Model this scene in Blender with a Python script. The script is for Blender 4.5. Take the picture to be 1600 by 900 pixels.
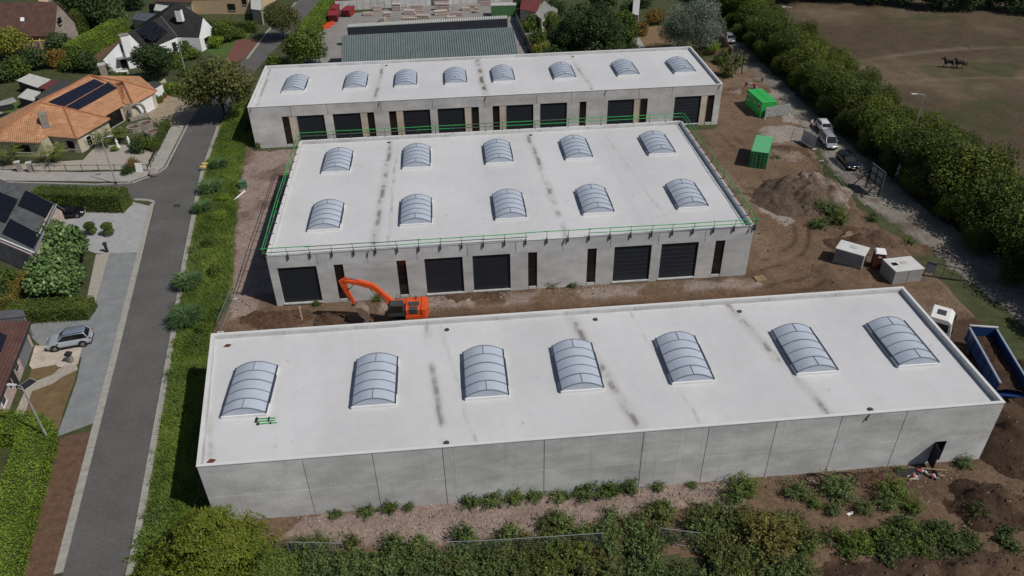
import bpy, bmesh, math, random
import numpy as np
from mathutils import Vector, Matrix, noise
R = math.radians; PI = math.pi
sc = bpy.context.scene
for o in list(bpy.data.objects): bpy.data.objects.remove(o)
C = sc.collection

# ------------------------------------------------------------------ camera (drone, 49 m up)
F, YAW, PIT, ROL, H = 1199.82, R(4.59063), R(34.46778), R(-1.16891), 49.219
FW = Vector((math.sin(YAW)*math.cos(PIT), math.cos(YAW)*math.cos(PIT), -math.sin(PIT)))
RT0 = Vector((math.cos(YAW), -math.sin(YAW), 0)); UP0 = RT0.cross(FW)
RT = math.cos(ROL)*RT0 + math.sin(ROL)*UP0; UP = -math.sin(ROL)*RT0 + math.cos(ROL)*UP0
cam = bpy.data.cameras.new('camera'); co = bpy.data.objects.new('camera', cam); C.objects.link(co)
cam.sensor_width = 36; cam.lens = F*36/1600; cam.clip_end = 4000; cam.clip_start = .5
m = Matrix((( RT.x, UP.x, -FW.x, 0), (RT.y, UP.y, -FW.y, 0), (RT.z, UP.z, -FW.z, H), (0,0,0,1)))
co.matrix_world = m; sc.camera = co

# ------------------------------------------------------------------ sky, sun, exposure
SUN_AZ, SUN_EL = R(-33), R(50.5)          # azimuth measured from +X
w = bpy.data.worlds.new('World'); sc.world = w; w.use_nodes = True
nt = w.node_tree; sky = nt.nodes.new('ShaderNodeTexSky'); sky.sky_type = 'NISHITA'; sky.sun_disc = False
sky.sun_elevation = SUN_EL; sky.sun_rotation = PI/2 - SUN_AZ
nt.links.new(sky.outputs[0], nt.nodes['Background'].inputs[0]); nt.nodes['Background'].inputs[1].default_value = .05
sl = bpy.data.lights.new('sun', 'SUN'); so = bpy.data.objects.new('sun', sl); C.objects.link(so)
sl.energy = 3.35; sl.angle = R(.5); sl.color = (1, .955, .89)
sd = Vector((math.cos(SUN_EL)*math.cos(SUN_AZ), math.cos(SUN_EL)*math.sin(SUN_AZ), math.sin(SUN_EL)))
so.rotation_euler = sd.to_track_quat('Z', 'Y').to_euler(); so.location = sd*150
vs = sc.view_settings; vs.view_transform = 'Standard'; vs.look = 'None'; vs.exposure = .1; vs.gamma = 1; vs.use_curve_mapping = False
sc.render.engine = 'CYCLES'; sc.cycles.max_bounces = 5; sc.cycles.diffuse_bounces = 2; sc.cycles.glossy_bounces = 2
sc.cycles.transmission_bounces = 2; sc.cycles.transparent_max_bounces = 4

# ------------------------------------------------------------------ survey helper: where a sight line meets height z, or a wall plane y
def G(u, v, z=0.0):
    d = FW + RT*((u-800)/F) + UP*((450-v)/F); t = (z-H)/d.z
    return Vector((d.x*t, d.y*t, z))
def GY(u, v, y):
    d = FW + RT*((u-800)/F) + UP*((450-v)/F); t = y/d.y
    return Vector((d.x*t, y, H+d.z*t))
def poly(pts, z=0): return [tuple(G(u, v, z)) for u, v in pts]

# ------------------------------------------------------------------ materials
MATS = {}
def bsdf(name):
    m = bpy.data.materials.new(name); m.use_nodes = True
    return m, m.node_tree.nodes, m.node_tree.links, m.node_tree.nodes['Principled BSDF']
def M(name, col, rough=.75, var=.18, scale=1.2, bump=0, bscale=18, metal=0, spec=.35, col2=None, fine=0, rnd=0, coat=0):
    """noise-varied paint / plaster / soil; col2 = second colour mixed in by the noise; fine = grain; rnd = per-object tone"""
    if name in MATS: return MATS[name]
    m, N, L, b = bsdf(name)
    g = N.new('ShaderNodeNewGeometry'); nz = N.new('ShaderNodeTexNoise'); nz.inputs['Scale'].default_value = scale
    nz.inputs['Detail'].default_value = 8; nz.inputs['Roughness'].default_value = .62
    L.new(g.outputs['Position'], nz.inputs['Vector'])
    cr = N.new('ShaderNodeValToRGB'); L.new(nz.outputs['Fac'], cr.inputs[0])
    c2 = col2 or tuple(min(1, c*(1+var)) for c in col); c1 = col if col2 else tuple(c*(1-var) for c in col)
    cr.color_ramp.elements[0].position = .32; cr.color_ramp.elements[1].position = .68
    cr.color_ramp.elements[0].color = (*c1, 1); cr.color_ramp.elements[1].color = (*c2, 1)
    out = cr.outputs[0]
    if fine:
        n2 = N.new('ShaderNodeTexNoise'); n2.inputs['Scale'].default_value = scale*14; n2.inputs['Detail'].default_value = 4
        L.new(g.outputs['Position'], n2.inputs['Vector'])
        mr = N.new('ShaderNodeMapRange'); mr.inputs[1].default_value = .3; mr.inputs[2].default_value = .7
        mr.inputs[3].default_value = 1-fine; mr.inputs[4].default_value = 1+fine; L.new(n2.outputs['Fac'], mr.inputs[0])
        vm = N.new('ShaderNodeVectorMath'); vm.operation = 'SCALE'; L.new(out, vm.inputs[0]); L.new(mr.outputs[0], vm.inputs['Scale']); out = vm.outputs[0]
    if rnd:
        oi = N.new('ShaderNodeObjectInfo'); mr = N.new('ShaderNodeMapRange'); mr.inputs[3].default_value = 1-rnd; mr.inputs[4].default_value = 1+rnd
        L.new(oi.outputs['Random'], mr.inputs[0])
        vm = N.new('ShaderNodeVectorMath'); vm.operation = 'SCALE'; L.new(out, vm.inputs[0]); L.new(mr.outputs[0], vm.inputs['Scale']); out = vm.outputs[0]
    L.new(out, b.inputs['Base Color']); b.inputs['Roughness'].default_value = rough; b.inputs['Metallic'].default_value = metal
    b.inputs['Specular IOR Level'].default_value = spec
    if coat: b.inputs['Coat Weight'].default_value = coat; b.inputs['Coat Roughness'].default_value = .05
    if bump:
        n3 = N.new('ShaderNodeTexNoise'); n3.inputs['Scale'].default_value = bscale; n3.inputs['Detail'].default_value = 5
        L.new(g.outputs['Position'], n3.inputs['Vector'])
        bp = N.new('ShaderNodeBump'); bp.inputs['Strength'].default_value = bump; bp.inputs['Distance'].default_value = .1
        L.new(n3.outputs['Fac'], bp.inputs['Height']); L.new(bp.outputs[0], b.inputs['Normal'])
    MATS[name] = m; return m
FK = 1.55
def LEAF(name, dark, mid, light, trans=.25, k=None):
    """leaf colour picked per leaf by the face attribute 'tint'"""
    if name in MATS: return MATS[name]
    dark, mid, light = [tuple(c*(k or FK) for c in q) for q in (dark, mid, light)]; m, N, L, b = bsdf(name)
    a = N.new('ShaderNodeAttribute'); a.attribute_name = 'tint'
    oi = N.new('ShaderNodeObjectInfo'); ad = N.new('ShaderNodeMath'); ad.operation = 'MULTIPLY_ADD'; ad.inputs[1].default_value = .28; ad.inputs[2].default_value = -.14
    L.new(oi.outputs['Random'], ad.inputs[0]); a2 = N.new('ShaderNodeMath'); a2.operation = 'ADD'; L.new(ad.outputs[0], a2.inputs[0]); L.new(a.outputs['Fac'], a2.inputs[1])
    cr = N.new('ShaderNodeValToRGB'); L.new(a2.outputs[0], cr.inputs[0])
    e = cr.color_ramp.elements; e[0].color = (*dark, 1); e[1].color = (*light, 1); x = e.new(.5); x.color = (*mid, 1)
    L.new(cr.outputs[0], b.inputs['Base Color']); b.inputs['Roughness'].default_value = .6; b.inputs['Specular IOR Level'].default_value = .2
    t = N.new('ShaderNodeBsdfTranslucent'); L.new(cr.outputs[0], t.inputs[0]); mx = N.new('ShaderNodeMixShader'); mx.inputs[0].default_value = trans
    L.new(b.outputs[0], mx.inputs[1]); L.new(t.outputs[0], mx.inputs[2]); L.new(mx.outputs[0], N['Material Output'].inputs[0])
    MATS[name] = m; return m
def TILE(name, c1, c2, tw, th, mortar, bump=.6, msize=.03, off=.5, rough=.8):
    """small tiles / bricks too fine to pick apart: brick texture on metre-true UVs"""
    if name in MATS: return MATS[name]
    m, N, L, b = bsdf(name)
    uv = N.new('ShaderNodeUVMap'); br = N.new('ShaderNodeTexBrick'); L.new(uv.outputs[0], br.inputs['Vector'])
    br.inputs['Scale'].default_value = 1; br.inputs['Brick Width'].default_value = tw; br.inputs['Row Height'].default_value = th
    br.inputs['Color1'].default_value = (*c1, 1); br.inputs['Color2'].default_value = (*c2, 1); br.inputs['Mortar'].default_value = (*mortar, 1)
    br.inputs['Mortar Size'].default_value = msize; br.inputs['Bias'].default_value = 0; br.offset = off; br.inputs['Mortar Smooth'].default_value = .3
    nz = N.new('ShaderNodeTexNoise'); nz.inputs['Scale'].default_value = .8; nz.inputs['Detail'].default_value = 7; L.new(uv.outputs[0], nz.inputs['Vector'])
    mr = N.new('ShaderNodeMapRange'); mr.inputs[1].default_value = .3; mr.inputs[2].default_value = .7; mr.inputs[3].default_value = .78; mr.inputs[4].default_value = 1.18; L.new(nz.outputs['Fac'], mr.inputs[0])
    vm = N.new('ShaderNodeVectorMath'); vm.operation = 'SCALE'; L.new(br.outputs['Color'], vm.inputs[0]); L.new(mr.outputs[0], vm.inputs['Scale']); L.new(vm.outputs[0], b.inputs['Base Color'])
    b.inputs['Roughness'].default_value = rough; b.inputs['Specular IOR Level'].default_value = .25
    bp = N.new('ShaderNodeBump'); bp.inputs['Strength'].default_value = bump; bp.inputs['Distance'].default_value = .04; bp.invert = True
    L.new(br.outputs['Fac'], bp.inputs['Height']); L.new(bp.outputs[0], b.inputs['Normal'])
    MATS[name] = m; return m
def ZONES(name, cols, rough=.9, bump=.5):
    """soil sheet: face-corner free vertex colour 'zone' says which soil lies where; noise breaks it up"""
    m, N, L, b = bsdf(name)
    a = N.new('ShaderNodeAttribute'); a.attribute_name = 'zone'
    g = N.new('ShaderNodeNewGeometry'); out = a.outputs['Color']
    for s, amt, dt in ((.35, .22, 9), (3.2, .34, 9), (22, .25, 3)):
        nz = N.new('ShaderNodeTexNoise'); nz.inputs['Scale'].default_value = s; nz.inputs['Detail'].default_value = dt; nz.inputs['Roughness'].default_value = .65
        L.new(g.outputs['Position'], nz.inputs['Vector'])
        mr = N.new('ShaderNodeMapRange'); mr.inputs[1].default_value = .3; mr.inputs[2].default_value = .7; mr.inputs[3].default_value = 1-amt; mr.inputs[4].default_value = 1+amt
        L.new(nz.outputs['Fac'], mr.inputs[0]); vm = N.new('ShaderNodeVectorMath'); vm.operation = 'SCALE'
        L.new(out, vm.inputs[0]); L.new(mr.outputs[0], vm.inputs['Scale']); out = vm.outputs[0]
    L.new(out, b.inputs['Base Color']); b.inputs['Roughness'].default_value = rough; b.inputs['Specular IOR Level'].default_value = .15
    n3 = N.new('ShaderNodeTexNoise'); n3.inputs['Scale'].default_value = 6; n3.inputs['Detail'].default_value = 9; n3.inputs['Roughness'].default_value = .75; L.new(g.outputs['Position'], n3.inputs['Vector'])
    bp = N.new('ShaderNodeBump'); bp.inputs['Strength'].default_value = bump; bp.inputs['Distance'].default_value = .25; L.new(n3.outputs['Fac'], bp.inputs['Height']); L.new(bp.outputs[0], b.inputs['Normal'])
    MATS[name] = m; return m

# ------------------------------------------------------------------ mesh helpers
class MB:
    def __init__(s): s.v = []; s.f = []
    def add(s, vs, fs):
        n = len(s.v); s.v += [tuple(v) for v in vs]; s.f += [tuple(i+n for i in f) for f in fs]; return s
    def box(s, x0, x1, y0, y1, z0, z1):
        return s.add([(x0,y0,z0),(x1,y0,z0),(x1,y1,z0),(x0,y1,z0),(x0,y0,z1),(x1,y0,z1),(x1,y1,z1),(x0,y1,z1)],
                     [(3,2,1,0),(4,5,6,7),(0,1,5,4),(1,2,6,5),(2,3,7,6),(3,0,4,7)])
    def obox(s, c, sz, rz=0, ry=0, rx=0):
        mt = Matrix.Translation(c) @ Matrix.Rotation(rz,4,'Z') @ Matrix.Rotation(ry,4,'Y') @ Matrix.Rotation(rx,4,'X')
        t = MB().box(-sz[0]/2,sz[0]/2,-sz[1]/2,sz[1]/2,-sz[2]/2,sz[2]/2)
        return s.add([mt @ Vector(v) for v in t.v], t.f)
    def prism(s, pts, z0, z1):
        n = len(pts); a = sum(pts[i][0]*pts[(i+1)%n][1]-pts[(i+1)%n][0]*pts[i][1] for i in range(n))
        if a < 0: pts = pts[::-1]
        return s.add([(p[0],p[1],z0) for p in pts]+[(p[0],p[1],z1) for p in pts],
                     [tuple(range(n-1,-1,-1)), tuple(range(n,2*n))]+[(i,(i+1)%n,n+(i+1)%n,n+i) for i in range(n)])
    def xz(s, pts, y0, y1):                      # side profile (x,z) given width along y
        n = len(pts); a = sum(pts[i][0]*pts[(i+1)%n][1]-pts[(i+1)%n][0]*pts[i][1] for i in range(n))
        if a < 0: pts = pts[::-1]
        return s.add([(p[0],y0,p[1]) for p in pts]+[(p[0],y1,p[1]) for p in pts],
                     [tuple(range(n)), tuple(range(2*n-1,n-1,-1))]+[(i,n+i,n+(i+1)%n,(i+1)%n) for i in range(n)])
    def tube(s, pts, r, n=8, cap=True):
        pts = [Vector(p) for p in pts]; rs = r if isinstance(r, (list,tuple)) else [r]*len(pts); b = len(s.v)
        for i, p in enumerate(pts):
            d = (pts[min(i+1,len(pts)-1)]-pts[max(i-1,0)]).normalized(); q = d.to_track_quat('Z','Y')
            for k in range(n): s.v.append(tuple(p + q @ Vector((rs[i]*math.cos(2*PI*k/n), rs[i]*math.sin(2*PI*k/n), 0))))
        for i in range(len(pts)-1):
            for k in range(n): s.f.append((b+i*n+k, b+i*n+(k+1)%n, b+(i+1)*n+(k+1)%n, b+(i+1)*n+k))
        if cap: s.f.append(tuple(b+k for k in range(n-1,-1,-1))); e = b+(len(pts)-1)*n; s.f.append(tuple(e+k for k in range(n)))
        return s
    def loft(s, rings, cap=True):
        n = len(rings[0]); b = len(s.v)
        for r in rings: s.v += [tuple(p) for p in r]
        for i in range(len(rings)-1):
            for k in range(n): s.f.append((b+i*n+k, b+i*n+(k+1)%n, b+(i+1)*n+(k+1)%n, b+(i+1)*n+k))
        if cap: s.f.append(tuple(b+k for k in range(n-1,-1,-1))); e = b+(len(rings)-1)*n; s.f.append(tuple(e+k for k in range(n)))
        return s
    def face(s, pts): n = len(s.v); s.v += [tuple(p) for p in pts]; s.f.append(tuple(range(n, n+len(pts)))); return s
    def mesh(s, name, mat, bevel=0, smooth=False, uv=False):
        me = bpy.data.meshes.new(name); me.from_pydata(s.v, [], s.f); me.update()
        if bevel or smooth:
            bm = bmesh.new(); bm.from_mesh(me); bmesh.ops.remove_doubles(bm, verts=bm.verts, dist=1e-5); bmesh.ops.recalc_face_normals(bm, faces=bm.faces)
            if bevel:
                es = [e for e in bm.edges if len(e.link_faces)==2 and e.calc_face_angle(0) > .5]
                bmesh.ops.bevel(bm, geom=es, offset=bevel, segments=2 if bevel>.03 else 1, affect='EDGES', profile=.5)
            if smooth:
                for f in bm.faces: f.smooth = True
            bm.to_mesh(me); bm.free()
            if smooth:
                try: me.set_sharp_from_angle(angle=R(38))
                except Exception: pass
        if uv:
            ul = me.uv_layers.new(name='UVMap')
            for p in me.polygons:
                nrm = p.normal; ax = Vector((0,0,1)).cross(nrm); ax = ax.normalized() if ax.length > .05 else Vector((1,0,0)); ay = nrm.cross(ax)
                for li in p.loop_indices:
                    c = me.vertices[me.loops[li].vertex_index].co; ul.data[li].uv = (c.dot(ax), c.dot(ay))
        if mat: me.materials.append(mat)
        return me
def link(name, data, parent=None, loc=None):
    o = bpy.data.objects.new(name, data); C.objects.link(o)
    if parent: o.parent = parent
    if loc is not None: o.location = loc
    return o
def part(name, mb, mat, parent=None, bevel=0, smooth=False, uv=False, label=None):
    o = link(name, mb.mesh(name, mat, bevel, smooth, uv), parent)
    if label: o['label'] = label
    return o
def tag(o, label, cat, group=None):
    o['label'] = label; o['category'] = cat
    if group: o['group'] = group
    return o
def thing(name, label, cat, loc=(0,0,0), rz=0, group=None, scale=None):
    o = link(name, None); o.location = loc; o.rotation_euler = (0,0,rz); o.empty_display_size = .3
    if scale: o.scale = (scale,)*3 if not isinstance(scale, tuple) else scale
    return tag(o, label, cat, group)
def struct(name, mb, mat, uv=False, parent=None):
    o = part(name, mb, mat, parent, uv=uv)
    if not parent: o['kind'] = 'structure'
    return o
def dup(o, parent=None):
    c = o.copy(); C.objects.link(c); c.parent = parent
    for ch in o.children: dup(ch, c)
    return c
def sheet(pts, z): return MB().face([(p[0],p[1],z) for p in (pts if area(pts) > 0 else pts[::-1])])
def area(p): return sum(p[i][0]*p[(i+1)%len(p)][1]-p[(i+1)%len(p)][0]*p[i][1] for i in range(len(p)))
def inpoly(x, y, P):
    c = np.zeros(np.shape(x), bool); j = len(P)-1
    for i in range(len(P)):
        xi, yi, xj, yj = P[i][0], P[i][1], P[j][0], P[j][1]
        with np.errstate(divide='ignore', invalid='ignore'):
            c ^= ((yi > y) != (yj > y)) & (x < (xj-xi)*(y-yi)/((yj-yi) if yj != yi else 1e-9)+xi)
        j = i
    return c
rng = np.random.default_rng(7); rd = random.Random(5)
def fbm(x, y, seed=0, oct=5, f0=1.0):
    """cheap numpy value noise, -1..1"""
    out = np.zeros(np.shape(x)); amp = 1; tot = 0
    for o in range(oct):
        f = f0*2**o; X = x*f+seed*17.3; Y = y*f+seed*9.1; xi = np.floor(X).astype(np.int64); yi = np.floor(Y).astype(np.int64)
        u = X-xi; v = Y-yi; u = u*u*(3-2*u); v = v*v*(3-2*v)
        def h(a, b):
            n = (a*374761393 + b*668265263 + (seed+o)*1274126177) & 0x7fffffff; n = ((n ^ (n >> 13))*1103515245 + 12345) & 0x7fffffff
            n = n ^ (n >> 16); return (n % 65536)/32768.0-1
        out += amp*((h(xi,yi)*(1-u)+h(xi+1,yi)*u)*(1-v)+(h(xi,yi+1)*(1-u)+h(xi+1,yi+1)*u)*v); tot += amp; amp *= .55
    return out/tot
def quadmesh(name, V, nq, mat, tint=None, tri=False):
    """V: (n*k,3) array of quad (or triangle) corners"""
    k = 3 if tri else 4; me = bpy.data.meshes.new(name); n = nq
    me.vertices.add(n*k); me.vertices.foreach_set('co', V.astype(np.float32).ravel())
    me.loops.add(n*k); me.loops.foreach_set('vertex_index', np.arange(n*k, dtype=np.int32))
    me.polygons.add(n); me.polygons.foreach_set('loop_start', np.arange(0, n*k, k, dtype=np.int32))
    me.update(calc_edges=True)
    if tint is not None:
        at = me.attributes.new('tint', 'FLOAT', 'FACE'); at.data.foreach_set('value', tint.astype(np.float32))
    me.materials.append(mat); return me
def leaves(P, Nn, size, tint, name, mat, rg, aspect=.6, rand=.8, droop=0):
    """one bent-free diamond leaf spray per point, facing roughly Nn"""
    n = len(P); nn = Nn + rg.normal(size=(n,3))*rand; nn /= np.linalg.norm(nn, axis=1, keepdims=True)+1e-9
    t = rg.normal(size=(n,3)); t[:,2] -= droop; t -= nn*(t*nn).sum(1, keepdims=True); t /= np.linalg.norm(t, axis=1, keepdims=True)+1e-9
    b = np.cross(nn, t); s = (size*(.6+.8*rg.random(n)))[:,None]
    V = np.stack([P-t*s*.5, P+b*s*aspect*.5+t*s*.05, P+t*s*.5, P-b*s*aspect*.5+t*s*.05], 1).reshape(-1,3)
    return quadmesh(name, V, n, mat, tint)
def blobpts(blobs, n, rg, shell=.35, gap=.3, zmin=None):
    """points through a union of ellipsoids, thick at the rim, with clumps and gaps; returns points, outward normals, clump tint"""
    vol = np.array([b[3]*b[4]+b[4]*b[5]+b[3]*b[5] for b in blobs]); cnt = rg.multinomial(n, vol/vol.sum()); P = []; Nn = []; T = []
    for b, c in zip(blobs, cnt):
        d = rg.normal(size=(c,3)); d /= np.linalg.norm(d, axis=1, keepdims=True)
        lump = fbm(d[:,0]*2+b[0], d[:,1]*2+d[:,2]*1.7+b[1], 3, 3, 1.3)
        r = (1-shell*rg.random(c)**1.6)*(1+.18*lump)
        p = d*r[:,None]*np.array(b[3:6])+np.array(b[:3]); keep = rg.random(c) > gap*(.5-lump*1.6)
        P.append(p[keep]); Nn.append(d[keep]); T.append((.5+.35*lump+rg.normal(size=c)*.16+rg.normal()*.08)[keep])
    P = np.vstack(P); Nn = np.vstack(Nn); T = np.concatenate(T)
    if zmin is not None: k = P[:,2] > zmin; P, Nn, T = P[k], Nn[k], T[k]
    return P, Nn, np.clip(T, 0, 1)
def crown_mesh(name, rad, hgt, n, leaf, mat, seed, z0=0.0, nb=14, shell=.45, gap=.35, spread=.62, aspect=.65):
    rg = np.random.default_rng(seed); bl = []
    for i in range(nb):
        a = 2*PI*i*.382*1.0+rg.random(); q = math.sqrt((i+.5)/nb)*spread*rad; zz = z0+hgt*(.22+.6*rg.random()*(1-.55*(q/rad)**2))
        s = rad*(.36+.2*rg.random()); bl.append((q*math.cos(a), q*math.sin(a), zz, s, s, min(s*.85, hgt*.36)))
    P, Nn, T = blobpts(bl, n, rg, shell, gap, z0+.05)
    return leaves(P, Nn+np.array([0,0,.35]), leaf, T, name, mat, rg, aspect), bl

# ================================================================== THE GROUND
gm = M('field_soil', (.035,.05,.014), .95, col2=(.06,.062,.025), scale=.06, fine=.3, bump=.4, bscale=3)
struct('ground', MB().face([(-1500,-800,0),(1500,-800,0),(1500,2200,0),(-1500,2200,0)]), gm)
asph = M('asphalt', (.082,.078,.074), .85, col2=(.112,.107,.102), scale=.25, fine=.12, bump=.15, bscale=40)
slab = M('concrete_slab', (.30,.285,.26), .85, var=.16, scale=.8, fine=.12, bump=.2)
gut = M('gutter_concrete', (.25,.235,.21), .85, col2=(.34,.325,.295), scale=1.6, fine=.15)
bluestone = M('driveway_chippings', (.17,.18,.185), .9, col2=(.225,.235,.235), scale=.7, fine=.22, bump=.35, bscale=30)
paver = M('pale_pavers', (.27,.275,.28), .85, col2=(.345,.345,.345), scale=.9, fine=.12)
litter = M('brown_leaf_litter', (.085,.05,.03), .95, col2=(.15,.085,.055), scale=1.5, fine=.35, bump=.6, bscale=20)
lawn = M('dry_lawn', (.115,.075,.035), .95, col2=(.18,.12,.06), scale=.9, fine=.3, bump=.5, bscale=20)
greenlawn = M('green_lawn', (.045,.085,.015), .95, col2=(.075,.125,.025), scale=.9, fine=.3, bump=.5, bscale=20)
gravelpath = M('pebble_path', (.27,.24,.2), .9, col2=(.38,.345,.3), scale=3, fine=.25, bump=.4)
redgravel = M('red_gravel', (.12,.045,.035), .95, col2=(.17,.075,.06), scale=2, fine=.25)

# main road running up the left side, widened a little at each end of the frame
roadL = [(40,1100),(99,895),(182,558),(243,320),(252,290)]
roadR = [(140,1100),(202,869),(267,513),(283,413),(312,270),(338,197),(360,165),(394,116),(440,66),(497,5),(530,-30)]
roadL2 = [(272,245),(292,195),(318,160),(383,90),(417,49),(462,5),(495,-30)]
struct('road', sheet(poly(roadL+roadL2+roadR[::-1]), .016), asph)
struct('side_road', sheet(poly([(-200,292),(0,284),(150,287),(225,283),(262,258),(275,262),(262,310),(246,322),(236,316),(208,312),(120,312),(0,318),(-200,322)]), .012), asph)
def strip(pts, wpx, z0, z1, name, mat, seg=None):
    """raised gutter / kerb stones along a survey line, laid stone by stone in one strip of separate blocks"""
    root = None; P = [G(u,v) for u,v in pts]; L = []; 
    for a, b in zip(P, P[1:]):
        n = max(1, int((b-a).length/(seg or 2.0)))
        for k in range(n): L.append((a.lerp(b, k/n), a.lerp(b, (k+1)/n)))
    root = link(name, None, loc=P[0]); root['kind'] = 'structure'
    for a, b in L:
        d = (b-a); ln = d.length; d.normalize(); n = Vector((-d.y, d.x, 0)); a2 = a+d*.02; b2 = b-d*.02
        mb = MB().prism([tuple(p-P[0]) for p in (a2, b2, b2+n*wpx, a2+n*wpx)], z0, z1+rd.uniform(-.006,.008)); part('kerb_stone', mb, mat, root)
strip([(84,898),(173,558),(233,322)], -.65, 0, .06, 'left_kerb', gut, 2.5)
strip([(233,322),(238,317),(230,314),(208,313)], -.5, 0, .06, 'corner_kerb', gut, 1.0)
strip([(196,900),(203,869),(268,513),(284,413),(313,270),(339,197)], -.55, 0, .06, 'right_kerb', gut, 2.5)
strip([(0,284),(150,288),(205,286),(243,272),(258,262),(292,195)], -.3, 0, .11, 'bungalow_kerb', gut, 2.0)
strip([(388,92),(419,50),(464,4)], .5, 0, .07, 'far_kerb', gut, 3)
# pavements and drives on the left
struct('pavement', sheet(poly([(-150,276),(0,266),(120,270),(215,268),(232,262),(246,235),(268,198),(290,195),(256,262),(240,272),(204,285),(0,283),(-150,291)]), .10), slab)
struct('forecourt', sheet(poly([(228,150),(262,150),(300,158),(318,160),(292,195),(250,198),(236,186),(222,170)]), .03), M('ochre_paving', (.27,.215,.15), .85, var=.2, scale=.8, fine=.12))
struct('pebble_garden', sheet(poly([(-40,262),(0,259),(130,250),(150,228),(228,225),(242,232),(228,264),(100,268),(0,264),(-40,270)]), .03), gravelpath)
struct('footway', sheet(poly([(88,683),(150,660),(178,548),(217,396),(172,395),(150,470),(140,500),(120,595),(104,640)]), .02), bluestone)
struct('driveway', sheet(poly([(40,508),(150,492),(146,545),(132,560),(68,545),(52,530)]), .024), bluestone)
struct('upper_driveway', sheet(poly([(60,336),(130,330),(208,316),(234,322),(215,395),(150,396),(100,380)]), .024), paver)
struct('pale_path', sheet(poly([(135,470),(150,398),(172,394),(150,470),(146,482)]), .03), gravelpath)
struct('block_paving', sheet(poly([(55,540),(72,541),(128,543),(122,569),(104,573),(50,577),(46,570)]), .03), TILE('block_pavers', (.60,.53,.45), (.48,.41,.34), .3, .15, (.3,.26,.22), .3), uv=True)
struct('dry_lawn_patch', sheet(poly([(50,577),(88,570),(92,576),(82,586),(66,592),(44,594)]), .036), lawn)
struct('dry_lawn_patch', sheet(poly([(120,578),(116,598),(100,640),(88,684),(60,668),(32,664),(48,612),(80,600),(100,588)]), .036), lawn)
struct('curved_path', sheet(poly([(120,570),(122,578),(100,588),(82,600),(50,612),(34,664),(14,668),(44,600),(66,592),(82,586),(93,576),(104,570)]), .04), gravelpath)
struct('verge_soil', sheet(poly([(0,960),(25,900),(86,690),(92,684),(148,672),(140,690),(86,900),(70,960)]), .02), litter)
struct('red_bed', sheet(poly([(355,88),(370,62),(392,62),(410,60),(380,92),(345,105)]), .02), redgravel)
struct('yard_slab', sheet(poly([(430,120),(495,60),(515,25),(780,-5),(835,-5),(840,60),(820,85),(830,100),(520,125)]), .02), M('yard_concrete', (.19,.18,.17), .9, col2=(.25,.235,.22), scale=.3, fine=.12))
struct('back_garden_soil', sheet(poly([(960,95),(965,70),(1000,42),(1040,40),(1060,80),(1100,95)]), .02), M('bark_lawn', (.15,.095,.05), .95, col2=(.2,.135,.075), scale=.9, fine=.3))
struct('garden_patio', sheet(poly([(-20,165),(20,152),(60,190),(40,215),(-20,220)]), .02), slab)
struct('garden_lawn', sheet(poly([(0,168),(28,158),(36,170),(8,184)]), .03), greenlawn)
struct('bank_soil', sheet(poly([(113,92),(180,58),(188,64),(140,110)]), .02), litter)
struct('house_lawn', sheet(poly([(300,60),(345,45),(400,40),(380,70),(350,100)]), .016), greenlawn)
# paddock right of the hedgerow
def field_mat():
    m = ZONES('paddock_soil', None, .95, .5); return m
def grid_sheet(name, x0, x1, y0, y1, st, zf, cf, mat):
    xs = np.arange(x0, x1+st*.5, st); ys = np.arange(y0, y1+st*.5, st); X, Y = np.meshgrid(xs, ys); Z = zf(X, Y); nx, ny = len(xs), len(ys)
    idx = np.arange(nx*ny).reshape(ny, nx); Fq = np.stack([idx[:-1,:-1], idx[:-1,1:], idx[1:,1:], idx[1:,:-1]], -1).reshape(-1,4)
    me = bpy.data.meshes.new(name); me.vertices.add(nx*ny); me.vertices.foreach_set('co', np.stack([X,Y,Z],-1).astype(np.float32).ravel())
    n = len(Fq); me.loops.add(n*4); me.loops.foreach_set('vertex_index', Fq.astype(np.int32).ravel()); me.polygons.add(n)
    me.polygons.foreach_set('loop_start', np.arange(0, n*4, 4, dtype=np.int32)); me.update(calc_edges=True)
    me.polygons.foreach_set('use_smooth', np.ones(n, bool))
    if cf is not None:
        at = me.color_attributes.new('zone', 'FLOAT_COLOR', 'POINT'); at.data.foreach_set('color', cf(X, Y, Z).astype(np.float32).ravel())
    me.materials.append(mat); return link(name, me)
def mixc(a, b, t): return a*(1-t[...,None])+np.array(b)*t[...,None]
def sm(x, a, b): t = np.clip((x-a)/(b-a), 0, 1); return t*t*(3-2*t)
def padcol(X, Y, Z):
    c = np.zeros(X.shape+(4,)); c[...,3] = 1; base = np.zeros(X.shape+(3,)); base[:] = (.078,.056,.036)
    base = mixc(base, (.13,.098,.066), sm(fbm(X,Y,4,5,.05), -.1, .5)); base = mixc(base, (.052,.056,.026), sm(fbm(X,Y,9,4,.09), .2, .6)*.8)
    tr = np.abs(Y-(138+6*np.sin((X-70)*.05)+.06*(X-80)))        # trodden track of the horses
    base = mixc(base, (.16,.125,.09), (1-sm(tr,.4,1.3))*sm(fbm(X,Y,12,3,.2),-.5,.3)*.7)
    tr = np.abs(Y-(128-.12*(X-80)+3*np.sin(X*.08))); base = mixc(base, (.15,.115,.08), (1-sm(tr,.3,1.0))*.6)
    c[...,:3] = base; return c
paddock = grid_sheet('paddock', 66, 230, 40, 216, 1.0, lambda X,Y: .05+.09*fbm(X,Y,2,4,.25), padcol, field_mat()); paddock['kind'] = 'structure'

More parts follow.
